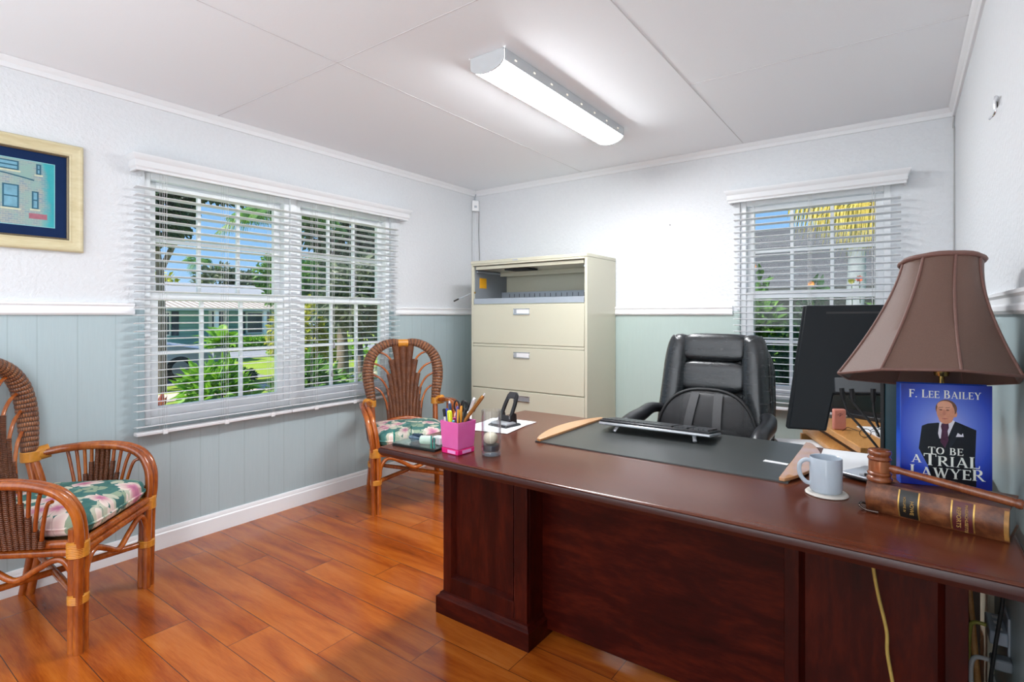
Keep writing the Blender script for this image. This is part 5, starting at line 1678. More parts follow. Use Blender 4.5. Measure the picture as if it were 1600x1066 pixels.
# blue hardback standing on the law book
bw_, bh_, bt_ = 0.186, 0.254, 0.030
bang = math.atan2(0.05, 0.175)
r = thing('blue_book', 'blue hardback with a suited man on its cover, standing on the law book', 'book', (-0.003, 1.684, DZ + sh_ + 0.0006), bang)
t = NT('blue_cover_print')
x, y, z = t.sep(t.coord())
dx = t.math('DIVIDE', t.math('SUBTRACT', x, bw_ * 0.5), bw_ * 0.66)
dzz = t.math('DIVIDE', t.math('SUBTRACT', z, bh_ * 0.55), bh_ * 0.62)
rad_ = t.math('SQRT', t.math('ADD', t.math('MULTIPLY', dx, dx), t.math('MULTIPLY', dzz, dzz)))
t.set(t.ramp(rad_, [(0.10, (0.30, 0.36, 0.76)), (0.45, (0.12, 0.19, 0.66)), (0.75, (0.025, 0.065, 0.50)), (1.0, (0.006, 0.018, 0.26))]), 0.22)
t.b.inputs['Coat Weight'].default_value = 0.3
COVER = t.m
SPINEB = plain('cobalt_spine', (0.02, 0.10, 0.62), 0.22, var=0.1)
m = MB().bb(0, bw_, 0, 0.0022, 0, bh_)
cv = m.build('front_cover', COVER, r, bevel=0.0006)
MB().bb(0, bw_, bt_ - 0.0022, bt_, 0, bh_).build('back_cover', SPINEB, r, bevel=0.0006)
MB().bb(-0.0022, 0, 0, bt_, 0, bh_).build('spine', SPINEB, r, bevel=0.0006)
MB().bb(0.0005, bw_ - 0.004, 0.0024, bt_ - 0.0024, 0.003, bh_ - 0.003).build('page_block', PAGES, r, smooth=0)
INK = plain('cream_lettering', (0.82, 0.84, 0.78), 0.35, var=0.02)
def flat(name, pts, mat, parent, lift, smooth=0):
    n = len(pts)
    m = MB().add([(x * bw_, -lift, z * bh_) for x, z in pts], [tuple(range(n))])
    o = m.build(name, mat, parent, smooth=0)
    return o
def ell(cx_, cz_, rx, rz_, n=28, a0=0, a1=360, tilt=0):
    out = []
    for k in range(n):
        a = math.radians(a0 + (a1 - a0) * k / n)
        x, z = rx * math.cos(a), rz_ * math.sin(a)
        c, s = math.cos(math.radians(tilt)), math.sin(math.radians(tilt))
        out.append((cx_ + x * c - z * s * bh_ / bw_, cz_ + z * c + x * s * bw_ / bh_))
    return out
SUIT, SHIRT, SKIN, HAIR, TIE = (plain('printed_charcoal_suit', (0.006, 0.008, 0.013), 0.25, var=0.3), plain('printed_white_shirt', (0.72, 0.70, 0.78), 0.25), plain('printed_skin', (0.62, 0.27, 0.17), 0.25, var=0.18, scale=90), plain('printed_brown_hair', (0.16, 0.075, 0.045), 0.25, var=0.3, scale=200), plain('printed_wine_tie', (0.07, 0.02, 0.05), 0.25, var=0.8, scale=180))
pr_ = flat('printed_suit', [(0.20, 0.36), (0.235, 0.585), (0.30, 0.61), (0.42, 0.625), (0.50, 0.56), (0.60, 0.645), (0.68, 0.62), (0.80, 0.58), (0.83, 0.57), (0.815, 0.25), (0.83, 0.16), (0.83, 0.02), (0.36, 0.04), (0.30, 0.20)], SUIT, cv, 0.0003)
flat('printed_shirt', [(0.43, 0.62), (0.415, 0.52), (0.43, 0.47), (0.52, 0.48), (0.60, 0.645), (0.58, 0.655), (0.50, 0.60), (0.45, 0.64)], SHIRT, pr_, 0.00045)
flat('printed_tie', [(0.455, 0.62), (0.53, 0.62), (0.535, 0.58), (0.52, 0.55), (0.53, 0.46), (0.49, 0.38), (0.44, 0.44), (0.455, 0.55), (0.445, 0.59)], TIE, pr_, 0.0006)
flat('printed_pocket_square', [(0.61, 0.495), (0.63, 0.535), (0.67, 0.515), (0.685, 0.535), (0.695, 0.50)], SHIRT, pr_, 0.0006)
flat('printed_lapel', [(0.60, 0.645), (0.68, 0.60), (0.66, 0.55), (0.58, 0.42), (0.53, 0.36), (0.54, 0.47)], plain('printed_lapel_black', (0.012, 0.015, 0.024), 0.25), pr_, 0.0005)
flat('printed_ear', ell(0.603, 0.715, 0.022, 0.030), SKIN, pr_, 0.00045)
flat('printed_hair', ell(0.505, 0.765, 0.118, 0.088), HAIR, pr_, 0.0005)
hd_ = flat('printed_face', ell(0.498, 0.732, 0.100, 0.105, tilt=4), SKIN, pr_, 0.0006)
flat('printed_forehead', ell(0.488, 0.795, 0.085, 0.045), plain('printed_skin_light', (0.72, 0.36, 0.24), 0.25, var=0.1), hd_, 0.00068)
flat('printed_jaw', ell(0.50, 0.672, 0.080, 0.055), SKIN, hd_, 0.00068)
DK = plain('printed_dark_brown', (0.14, 0.05, 0.035), 0.3)  # dark brown ink of the eyes and brows
for ex in (0.445, 0.520):
    flat('printed_eye', ell(ex, 0.752, 0.018, 0.006, 14), DK, hd_, 0.00075)
    flat('printed_brow', [(ex - 0.026, 0.770), (ex + 0.026, 0.774), (ex + 0.024, 0.779), (ex - 0.022, 0.776)], DK, hd_, 0.00075)
flat('printed_nose', [(0.470, 0.755), (0.462, 0.705), (0.478, 0.698), (0.500, 0.703), (0.490, 0.755)], plain('printed_nose_tone', (0.50, 0.19, 0.12), 0.3), hd_, 0.00075)
flat('printed_mouth', [(0.450, 0.668), (0.485, 0.672), (0.528, 0.668), (0.485, 0.661)], plain('printed_lip', (0.36, 0.08, 0.07), 0.3), hd_, 0.00075)
def line(txt, x0, x1, z0, hh, scale_letters=None):
    m = text_mesh(txt, (x1 - x0) * bw_, hh * bh_, scale_letters=scale_letters)
    m.v = [(x + x0 * bw_, -0.0009, z + z0 * bh_) for x, y, z in m.v]
    return m.build('cover_lettering', INK, cv, smooth=0)
line('F. LEE BAILEY', 0.085, 0.885, 0.865, 0.068, [1.15, 1, 1, 1.15, 1, 1, 1, 1.15, 1, 1, 1, 1, 1])
line('TO BE', 0.305, 0.695, 0.316, 0.068)
line('A', 0.115, 0.235, 0.222, 0.078)
line('TRIAL', 0.255, 0.875, 0.202, 0.096, [1.2, 1, 1, 1, 1.12])
line('LAWYER', 0.095, 0.925, 0.086, 0.096, [1.15, 1, 1, 1, 1, 1.1])
flat('red_footer_line', [(0.30, 0.055), (0.48, 0.055), (0.48, 0.068), (0.30, 0.068)], plain('printed_red_line', (0.60, 0.12, 0.14), 0.3, var=0.9, scale=500), cv, 0.0009)

# table lamp behind the books
lx_, ly_ = 0.086, 1.880
r = thing('table_lamp', 'table lamp with a brown fabric bell shade behind the books', 'lamp', (lx_, ly_, DZ), 0)
MB().lathe([(0.0, 0.0), (0.062, 0.0), (0.064, 0.006), (0.056, 0.016), (0.030, 0.026), (0.022, 0.045), (0.030, 0.075), (0.040, 0.115), (0.036, 0.160), (0.020, 0.200), (0.012, 0.225), (0.016, 0.235), (0.010, 0.245), (0.0, 0.245)], (0, 0, 0), 40, cap=False).build('lamp_base', GOLD, r, smooth=50)
MB().tube([(0, 0, 0.24), (0, 0, 0.395)], 0.0065, 12).build('neck', GOLD, r)
MB().lathe([(0.0, 0.335), (0.016, 0.335), (0.018, 0.345), (0.018, 0.400), (0.012, 0.410), (0.0, 0.410)], (0, 0, 0), 20, cap=False).build('socket', GOLD, r, smooth=50)
MB().lathe([(0.0, 0.41), (0.014, 0.415), (0.030, 0.455), (0.030, 0.475), (0.018, 0.500), (0.0, 0.507)], (0, 0, 0), 24, cap=False).build('bulb', plain('frosted_bulb', (0.85, 0.84, 0.80), 0.3), r, smooth=60)
C0 = Vector((0.046 - lx_, 1.738 - ly_, 1.090 - DZ)); C1 = Vector((0.082 - lx_, 1.820 - ly_, 1.390 - DZ))
axv = (C1 - C0).normalized()
Q = rot('X', -11) @ rot('Y', -2.0)
RB, RT = 0.194, 0.084
angs = [math.radians(a) for a in (-72, -27, 18, 63, 108, 153, 198, 243)]
def shp(k, s_, off=0.0):
    """corner k, s_ 0 bottom .. 1 top"""
    rr_ = RT + (RB - RT) * (1 - s_) ** 1.55 + off
    a = angs[k % 8]
    return C0.lerp(C1, s_) + Q @ Vector((rr_ * math.sin(a), -rr_ * math.cos(a), 0))
m = MB(); NS, NSUB = 18, 4
for side in (0.0, -0.0018):
    for i in range(NS + 1):
        for k in range(8):
            for j in range(NSUB):
                p = shp(k, i / NS, side).lerp(shp(k + 1, i / NS, side), j / NSUB)
                c = C0.lerp(C1, i / NS)
                bul = 0.010 * math.sin(PI * j / NSUB) * (i / NS)
                d = (p - c)
                m.v.append(tuple(p + d.normalized() * bul))
n = 8 * NSUB
for i in range(NS):
    for k in range(n):
        k2 = (k + 1) % n
        m.face([i * n + k, i * n + k2, (i + 1) * n + k2, (i + 1) * n + k])
        b = (NS + 1) * n
        m.face([b + i * n + k2, b + i * n + k, b + (i + 1) * n + k, b + (i + 1) * n + k2])
sh = m.build('lamp_shade', SHADE, r, smooth=30)
for k in range(8):
    MB().tube([shp(k, i / 18, 0.0012) for i in range(19)], 0.0036, 8).build('shade_rib', SHADETRIM, sh, smooth=60)
for s_, q in ((0.0, 0.0036), (1.0, 0.0068)):
    ring = []
    for k in range(8):
        for j in range(4):
            p = shp(k, s_, 0.0005).lerp(shp(k + 1, s_, 0.0005), j / 4)
            c = C0.lerp(C1, s_)
            ring.append(p + (p - c).normalized() * 0.010 * math.sin(PI * j / 4) * s_)
    MB().tube(ring, q, 10, closed=True, up=axv).build('shade_trim', SHADETRIM, sh, smooth=60)
hc = C1 + axv * 0.0
m = MB()
for a in (0, PI / 2):
    d = Q @ Vector((math.cos(a), math.sin(a), 0))
    m.tube([hc - d * RT, hc + d * RT], 0.0018, 6)
m.build('shade_spider', GOLD, sh)
for sx in (-1, 1):
    MB().tube(spline([(0, 0, 0.395), (sx * 0.040, 0, 0.43), (sx * 0.050, 0, 0.50), (hc.x + sx * 0.02, hc.y, hc.z - 0.02), (hc.x, hc.y, hc.z)], 6), 0.0018, 6).build('harp', GOLD, r)
fn = plain('aged_brass_finial', (0.50, 0.40, 0.22), 0.3, 0.9, var=0.4, scale=80)
MB().lathe([(0.0, -0.004), (0.007, -0.004), (0.008, 0.004), (0.004, 0.008), (0.006, 0.013), (0.0, 0.018)], hc, 16, cap=False).build('finial', fn, r, smooth=50)
for sx in (-1, 1):
    MB().tube(spline([hc + Vector((0, 0, 0.010)), hc + Vector((sx * 0.008, 0, 0.021)), hc + Vector((sx * 0.016, 0, 0.023)), hc + Vector((sx * 0.022, -0.003, 0.014))], 5), [0.003] + [0.0042] * 14 + [0.002], 8).build('finial_scroll', fn, r, smooth=60)

# ------------------------------------------------------------------ cords and sockets at the right
o = MB().tube(spline([(-0.066, 1.612, 0.711), (-0.059, 1.615, 0.62), (-0.049, 1.618, 0.553), (-0.032, 1.616, 0.472), (-0.030, 1.612, 0.417), (-0.016, 1.605, 0.32), (-0.006, 1.57, 0.16), (0.004, 1.52, 0.03), (0.03, 1.42, 0.005)], 6), 0.0042, 8).build('extension_cord', plain('mustard_cord', (0.42, 0.29, 0.07), 0.5, var=0.2, scale=60), smooth=60)
tag(o, 'mustard yellow cord hanging down the front of the desk', 'cord')
o = MB().tube(spline([(0.208, 1.90, 0.709), (0.213, 1.90, 0.52), (0.205, 1.895, 0.44), (0.196, 1.89, 0.37), (0.186, 1.885, 0.27), (0.178, 1.88, 0.12), (0.19, 1.90, 0.008)], 6), 0.0045, 8).build('electric_cable', SOFTBLK, smooth=60)
tag(o, 'black electric cable dropping from the right end of the desk', 'cord')
r = thing('outlet_adapter', 'grey multi socket adapter plugged in low on the right wall', 'outlet', (X1, 2.00, 0.372), 0)
MB().bb(-0.006, 0, -0.045, 0.045, -0.055, 0.06).build('wall_plate', GREYP, r, bevel=0.002)
MB().bb(-0.044, -0.006, -0.060, 0.060, -0.012, 0.024).build('adapter_body', plain('blue_grey_plastic', (0.36, 0.42, 0.50), 0.35), r, bevel=0.004)
for y in (-0.035, 0.0, 0.035):
    MB().bb(-0.030, -0.016, y - 0.008, y + 0.008, 0.0238, 0.0246).build('socket_face', LABELW, r, smooth=0)
MB().tube(spline([(-0.040, 0.02, 0.002), (-0.07, 0.02, 0.0), (-0.078, 0.03, -0.03), (-0.080, 0.05, -0.15), (-0.072, 0.10, -0.36)], 6), 0.0055, 8).build('green_lead', plain('olive_yellow_cord', (0.36, 0.34, 0.06), 0.4), r, smooth=60)
r = thing('power_plug', 'grey plug with thick grey cable below the socket adapter', 'plug', (X1, 1.93, 0.318), 0)
MB().bb(-0.045, 0.0, -0.020, 0.020, -0.012, 0.018).build('plug_body', plain('slate_plug', (0.20, 0.23, 0.26), 0.4), r, bevel=0.006)
MB().tube(spline([(-0.042, 0, 0.003), (-0.075, -0.01, 0.004), (-0.085, -0.02, -0.02), (-0.085, -0.02, -0.09), (-0.082, 0.0, -0.20), (-0.070, 0.03, -0.31)], 6), 0.0058, 8).build('grey_cable', WIRE, r, smooth=60)
r = thing('board_offcut', 'cream painted board leaning on the right wall below the desk', 'board', (X1, 2.36, 0.0), 0)
MB().bb(-0.022, -0.0165, -0.14, 0.10, 0.001, 0.66).bb(-0.0165, -0.001, -0.10, 0.06, 0.12, 0.66).build('board', plain('cream_paint', (0.74, 0.68, 0.54), 0.5, var=0.05), r, bevel=0.001)
r = thing('folder', 'orange folder standing on the floor behind the desk pedestal', 'folder', (0.165, 2.42, 0.0), 0.1)
MB().bb(-0.010, 0.010, -0.11, 0.11, 0.0, 0.24).build('folder_cover', plain('orange_card', (0.55, 0.19, 0.04), 0.6, var=0.2, scale=8), r, bevel=0.001)
MB().bb(-0.005, 0.005, -0.108, 0.108, 0.0, 0.252).build('sheets', PAPER, r, smooth=0)
r = thing('wooden_lath', 'thin pale wooden lath leaning behind the desk pedestal', 'wood strip', (0.185, 2.078, 0.0), 0)
MB().tube([(0.006, 0.0, 0.004), (-0.036, 0.02, 0.58)], 0.008, 6, flat=0.6).build('lath', OAK, r, smooth=20)
r = thing('legal_pad', 'yellow note pad with grey edge propped under the right end of the desk', 'note pad', (0.186, 2.16, 0.0), 0.0)
MB().bb(-0.03, 0.0, -0.06, 0.06, 0.0, 0.50).build('pad_stand', plain('dark_carton', (0.10, 0.07, 0.05), 0.7), r, bevel=0.002)
MB().bb(-0.028, -0.004, -0.055, 0.055, 0.50, 0.545).build('pad_sheets', plain('yellow_pad_paper', (0.80, 0.52, 0.03), 0.6, var=0.1, scale=200), r, bevel=0.001)
MB().bb(-0.004, 0.002, -0.055, 0.055, 0.50, 0.552).build('pad_board', GREYP, r, smooth=0)

# ------------------------------------------------------------------ the gardens outside
GZ = -0.45
def leafmat(name, c0, c1, c2, rough=0.5, trans=0.35):
    t = NT(name)
    v = t.world()
    f = t.noise(v, 7, 3, 0.7)
    col = t.ramp(f, [(0.3, c0), (0.5, c1), (0.7, c2)])
    t.set(col, rough)
    tr = t.n('ShaderNodeBsdfTranslucent')
    t.put(tr.inputs[0], col)
    ms = t.n('ShaderNodeMixShader')
    ms.inputs[0].default_value = trans
    t.nt.links.new(t.b.outputs[0], ms.inputs[1])
    t.nt.links.new(tr.outputs[0], ms.inputs[2])
    t.nt.links.new(ms.outputs[0], t.out.inputs[0])
    return t.m
LG = leafmat('mid_green_leaves', (0.03, 0.10, 0.02), (0.085, 0.23, 0.035), (0.22, 0.40, 0.06))
LB = leafmat('bright_green_leaves', (0.06, 0.20, 0.02), (0.18, 0.42, 0.03), (0.40, 0.62, 0.05))
LD = leafmat('dark_green_leaves', (0.012, 0.04, 0.018), (0.03, 0.095, 0.035), (0.08, 0.19, 0.06))
LY = leafmat('yellow_green_leaves', (0.16, 0.22, 0.02), (0.42, 0.45, 0.03), (0.65, 0.58, 0.06))
LO = leafmat('olive_grey_leaves', (0.07, 0.11, 0.07), (0.14, 0.19, 0.11), (0.24, 0.28, 0.15))
LR = leafmat('red_croton_leaves', (0.16, 0.02, 0.015), (0.36, 0.06, 0.02), (0.50, 0.22, 0.03))
LF = leafmat('gold_fronds', (0.28, 0.20, 0.03), (0.58, 0.46, 0.06), (0.70, 0.62, 0.22))  # gold tones varied by noise
BARK = plain('grey_brown_bark', (0.20, 0.16, 0.13), 0.85, var=0.4, scale=14, bump=0.6, bscale=30)
PBARK = plain('pale_palm_bark', (0.30, 0.33, 0.37), 0.8, var=0.3, scale=9, bump=0.4, bscale=20)

def leaves(mb, c, r, n, size, rng, elong=1.8, hollow=0.5, droop=0.3):
    for _ in range(n):
        while True:
            d = Vector((rng.uniform(-1, 1), rng.uniform(-1, 1), rng.uniform(-1, 1)))
            if 0.05 < d.length < 1: break
        d.normalize()
        q = hollow + (1 - hollow) * rng.random() ** 0.6
        lump = 0.82 + 0.22 * math.sin(5 * d.x + 3 * d.y * d.z + c[0]) * math.cos(4 * d.y - c[1])
        p = Vector((c[0] + d.x * r[0] * q * lump, c[1] + d.y * r[1] * q * lump, c[2] + d.z * r[2] * q * lump))
        ax = (d + Vector((rng.gauss(0, .5), rng.gauss(0, .5), rng.gauss(0, .5) - droop))).normalized()
        sd = ax.cross(Vector((rng.gauss(0, 1), rng.gauss(0, 1), rng.gauss(0, 1)))).normalized()
        s_ = size * rng.uniform(0.65, 1.3)
        w = sd * s_ / elong * 0.5
        nrm = ax.cross(sd)
        b = len(mb.v)
        mid = p + ax * s_ * 0.5
        mb.v += [tuple(p), tuple(mid + w + nrm * s_ * .06), tuple(p + ax * s_ - nrm * s_ * .1), tuple(mid - w + nrm * s_ * .06)]
        mb.face((b, b + 1, b + 2, b + 3))
    return mb

def tree(name, label, cat, base, trunk_h, crowns, mat, leafn, size, seed, group=None, lean=(0, 0), tr=0.09, elong=1.8, bark=None):
    rng = random.Random(seed)
    o = thing(name, label, cat, base, 0, group)
    tops = [Vector(c[0]) for c in crowns]
    m = MB()
    top = Vector((lean[0], lean[1], trunk_h))
    m.tube(spline([(0, 0, -0.05), (lean[0] * .3 + .03, lean[1] * .3, trunk_h * .5), top], 5), [tr * (1.15 - 0.045 * k) for k in range(11)], 9)
    for c in tops:
        m.tube(spline([top * 0.92, top.lerp(c, .5) + Vector((rng.uniform(-.1, .1), rng.uniform(-.1, .1), .1)), c], 4), [tr * .6 - tr * .05 * k for k in range(9)], 6)
    m.build('trunk', bark or BARK, o, smooth=60)
    m = MB()
    for c, r_ in crowns:
        leaves(m, c, r_, int(leafn / len(crowns)), size, rng, elong)
    m.build('foliage', mat, o, smooth=0)
    return o

def shrub(name, label, base, r_, mat, n, size, seed, group=None, elong=1.8, stems=5, cat='shrub'):
    rng = random.Random(seed)
    o = thing(name, label, cat, base, 0, group)
    m = MB()
    for k in range(stems):
        a = 2 * PI * k / stems
        m.tube([(0.05 * math.cos(a), 0.05 * math.sin(a), -0.02), (r_[0] * .5 * math.cos(a), r_[1] * .5 * math.sin(a), r_[2] * 1.2)], [0.02, 0.01], 6)
    m.build('stems', BARK, o, smooth=60)
    m = leaves(MB(), (0, 0, r_[2]), r_, n, size, rng, elong, 0.35)
    for i, v in enumerate(m.v):
        if v[2] < 0.0: m.v[i] = (v[0], v[1], abs(v[2]) * 0.3)
    m.build('foliage', mat, o, smooth=0)
    return o

def frond(mb, base, az, elev, length, droop, nleaf, leaflen, lw, rng, hang=0.3):
    d = Vector((math.cos(az) * math.cos(elev), math.sin(az) * math.cos(elev), math.sin(elev)))
    pts = []
    for k in range(13):
        s_ = k / 12
        pts.append(Vector(base) + d * length * s_ - Vector((0, 0, droop * length * s_ * s_)))
    mb.tube(pts, [0.016 * (1 - 0.8 * k / 12) * min(1, length) for k in range(13)], 5)
    sp_ = pts
    for k in range(nleaf):
        s_ = 0.12 + 0.88 * (k + 0.5) / nleaf
        i = min(11, int(s_ * 12)); f_ = s_ * 12 - i
        p = sp_[i].lerp(sp_[i + 1], f_)
        T = (sp_[i + 1] - sp_[i]).normalized()
        sd = T.cross(Vector((0, 0, 1))).normalized()
        ll = leaflen * math.sin(PI * min(1, 0.18 + s_ * 0.86)) ** 0.6 * rng.uniform(.85, 1.1)
        for sg in (-1, 1):
            a = (sd * sg + T * 0.55 + Vector((0, 0, 0.25 - hang))).normalized()
            q = p + a * ll * 0.55
            e = p + a * ll - Vector((0, 0, hang * ll))
            w = T * lw
            b = len(mb.v)
            mb.v += [tuple(p - w * .5), tuple(p + w * .5), tuple(q + w * .6), tuple(q - w * .6), tuple(e)]
            mb.face((b, b + 1, b + 2, b + 3)); mb.face((b + 3, b + 2, b + 4))

def palm(name, label, base, h_, nf, length, droop, leaflen, mat, seed, tr=0.10, elev=(0.2, 1.1), group=None, hang=0.35, nleaf=26, lw=0.03, az0=0, cat='palm', az_range=2 * PI, bark=None):
    rng = random.Random(seed)
    o = thing(name, label, cat, base, 0, group)
    m = MB()
    n = 14
    m.tube([(0.02 * math.sin(k), 0.02 * math.cos(k), -0.05 + (h_ + 0.05) * k / n) for k in range(n + 1)], [tr * (1.15 - 0.25 * k / n) * (1.05 if k % 2 else 0.97) for k in range(n + 1)], 12)
    m.build('trunk', bark or PBARK, o, smooth=60)
    m = MB()
    for k in range(nf):
        frond(m, (0, 0, h_), az0 + az_range * k / nf + rng.uniform(-.15, .15), rng.uniform(*elev), length * rng.uniform(.85, 1.1), droop * rng.uniform(.8, 1.2), nleaf, leaflen, lw, rng, hang)
    m.build('fronds', mat, o, smooth=0)
    return o

# ground, road, path
t = NT('sunny_lawn')
v = t.world()
f = t.noise(v, 1.2, 4, 0.6); g = t.noise(v, 90, 2)
t.set(t.mix(t.math('MULTIPLY_ADD', g, 0.5, t.math('MULTIPLY', f, 0.5)), (0.10, 0.20, 0.010), (0.36, 0.46, 0.025)), 0.8)
t.bump(g, 0.6, 0.03)
struct(MB().bb(-60, 20, -14, 40, GZ - 0.3, GZ).build('ground', t.m, smooth=0))
ASPH = plain('grey_asphalt', (0.23, 0.24, 0.27), 0.85, var=0.15, scale=40)
struct(MB().bb(-25.0, -21.0, -14, 40, GZ, GZ + 0.02).build('road', ASPH, smooth=0))
struct(MB().bb(-18.2, -14.2, -10, 8.2, GZ, GZ + 0.015).build('driveway', ASPH, smooth=0))
struct(MB().bb(-12.7, -11.6, -10, 30, GZ, GZ + 0.02).build('path', plain('pink_paving', (0.55, 0.42, 0.36), 0.8, var=0.15, scale=12), smooth=0))

# house across the road
TEALW = NT('aqua_clapboard')
x, y, z = TEALW.sep(TEALW.world())
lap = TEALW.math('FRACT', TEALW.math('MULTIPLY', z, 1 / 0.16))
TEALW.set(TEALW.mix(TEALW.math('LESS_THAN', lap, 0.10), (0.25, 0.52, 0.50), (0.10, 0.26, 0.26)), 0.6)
TEALW.bump(lap, 0.5, 0.02)
TEALW = TEALW.m
HWIN = plain('dark_house_glass', (0.05, 0.08, 0.11), 0.15, var=0.2, scale=3)
hr = thing('aqua_house', 'aqua clapboard house with a ribbed white porch roof across the road', 'house', (-29, 12.5, GZ), 0)
MB().bb(-7, 0, -6.5, 4.9, 0, 2.35).build('house_walls', TEALW, hr, smooth=0)
m = MB()
m.add([(0.3, -6.8, 2.22), (0.3, 5.2, 2.22), (-3.8, 5.2, 3.55), (-3.8, -6.8, 3.55), (0.3, -6.8, 2.12), (0.3, 5.2, 2.12), (-3.8, 5.2, 3.45), (-3.8, -6.8, 3.45)],
      [(0, 1, 2, 3), (7, 6, 5, 4), (0, 4, 5, 1), (1, 5, 6, 2), (2, 6, 7, 3), (3, 7, 4, 0)])
m.add([(-3.8, -6.8, 3.55), (-3.8, 5.2, 3.55), (-7.6, 5.2, 2.22), (-7.6, -6.8, 2.22), (-3.8, -6.8, 3.45), (-3.8, 5.2, 3.45), (-7.6, 5.2, 2.12), (-7.6, -6.8, 2.12)],
      [(0, 1, 2, 3), (7, 6, 5, 4), (0, 4, 5, 1), (1, 5, 6, 2), (2, 6, 7, 3), (3, 7, 4, 0)])
rf = m.build('roof', plain('pale_grey_roof', (0.30, 0.31, 0.33), 0.6, var=0.08), hr, smooth=0)
m = MB()
m.add([(2.6, -2.6, 2.02), (2.6, 4.9, 2.02), (0.25, 4.9, 2.50), (0.25, -2.6, 2.50), (2.6, -2.6, 1.94), (2.6, 4.9, 1.94), (0.25, 4.9, 2.40), (0.25, -2.6, 2.40)],
      [(0, 1, 2, 3), (7, 6, 5, 4), (0, 4, 5, 1), (1, 5, 6, 2), (2, 6, 7, 3), (3, 7, 4, 0)])
pr2 = m.build('porch_roof', plain('porch_roof_white', (0.55, 0.55, 0.55), 0.6), hr, smooth=0)
m = MB()
for k in range(26):
    yy = -2.55 + k * 0.297
    m.add([(2.6, yy, 2.02), (2.6, yy + 0.05, 2.02), (0.25, yy + 0.05, 2.50), (0.25, yy, 2.50), (2.6, yy, 2.08), (2.6, yy + 0.05, 2.08), (0.25, yy + 0.05, 2.56), (0.25, yy, 2.56)],
          [(4, 5, 6, 7), (0, 4, 7, 3), (5, 1, 2, 6), (0, 1, 5, 4)])
m.build('roof_ribs', plain('brown_roof_rib', (0.30, 0.26, 0.24), 0.6), pr2, smooth=0)
for yy in (-2.4, 0.0, 2.4, 4.7):
    MB().bb(2.35, 2.50, yy - 0.08, yy + 0.08, 0, 1.98).build('porch_post', WHITE, hr, smooth=0)
for yy, w, z0, z1 in ((-5.3, 1.0, 0.8, 1.9), (-1.6, 1.1, 0.7, 1.9), (3.2, 1.0, 0.7, 1.9)):
    f_ = MB().bb(0.0, 0.05, yy - w / 2, yy + w / 2, z0, z1).build('window', WHITE, hr, smooth=0)
    MB().bb(0.05, 0.06, yy - w / 2 + .07, yy + w / 2 - .07, z0 + .07, z1 - .07).build('window_pane', HWIN, f_, smooth=0)
    for sg in (-1, 1):
        MB().bb(0.0, 0.04, yy + sg * (w / 2 + 0.22) - 0.16, yy + sg * (w / 2 + 0.22) + 0.16, z0, z1).build('shutter', plain('navy_shutter', (0.03, 0.05, 0.09), 0.5), f_, smooth=0)
d_ = MB().bb(0.0, 0.06, 0.75, 1.65, 0.05, 2.05).build('front_door', WHITE, hr, smooth=0)
MB().bb(0.06, 0.07, 0.9, 1.5, 1.1, 1.9).build('door_pane', HWIN, d_, smooth=0)
MB().bb(0, 2.6, -2.6, 4.9, 0, 0.10).build('porch_floor', plain('porch_concrete', (0.4, 0.4, 0.4), 0.8), hr, smooth=0)

# parked car
cr = thing('parked_car', 'silver grey car parked on the driveway, seen through the left window', 'car', (-15.7, 4.7, GZ + 0.02), math.radians(90))
CARP = plain('silver_car_paint', (0.50, 0.53, 0.58), 0.2, 0.45, var=0.02)
prof = [(-2.2, 0.28), (-2.22, 0.62), (-2.05, 0.92), (-1.55, 0.98), (-0.95, 1.38), (0.25, 1.42), (1.05, 1.00), (1.95, 0.84), (2.2, 0.62), (2.22, 0.30)]
m = MB(); n = len(prof)
for yv, ins in ((-0.88, 0.0), (-0.62, 0.08), (0.62, 0.08), (0.88, 0.0)):
    for x, z in prof:
        top = z > 1.1
        m.v.append((x, yv * (0.80 if top and abs(yv) > .7 else 1.0), z + (0.03 if ins else 0) * (z > .5)))
for s_ in range(3):
    for k in range(n):
        k2 = (k + 1) % n
        m.face([s_ * n + k, s_ * n + k2, (s_ + 1) * n + k2, (s_ + 1) * n + k])
m.face(list(range(n))[::-1]); m.face(list(range(3 * n, 4 * n)))
body = m.build('car_body', CARP, cr, smooth=50, bevel=0.05, bseg=3)
CG = plain('car_glass', (0.02, 0.03, 0.04), 0.06)
m = MB()
m.add([(1.02, -0.60, 1.055), (1.02, 0.60, 1.055), (0.33, 0.54, 1.425), (0.33, -0.54, 1.425)], [(0, 1, 2, 3)])
m.v = [(x + 0.012, y, z + 0.018) for x, y, z in m.v]
m.build('windscreen', CG, cr, smooth=0)
m = MB().add([(-1.50, -0.60, 1.05), (-1.50, 0.60, 1.05), (-1.0, 0.54, 1.40), (-1.0, -0.54, 1.40)], [(0, 3, 2, 1)])
m.v = [(x - 0.02, y, z + 0.02) for x, y, z in m.v]
m.build('rear_window', CG, cr, smooth=0)
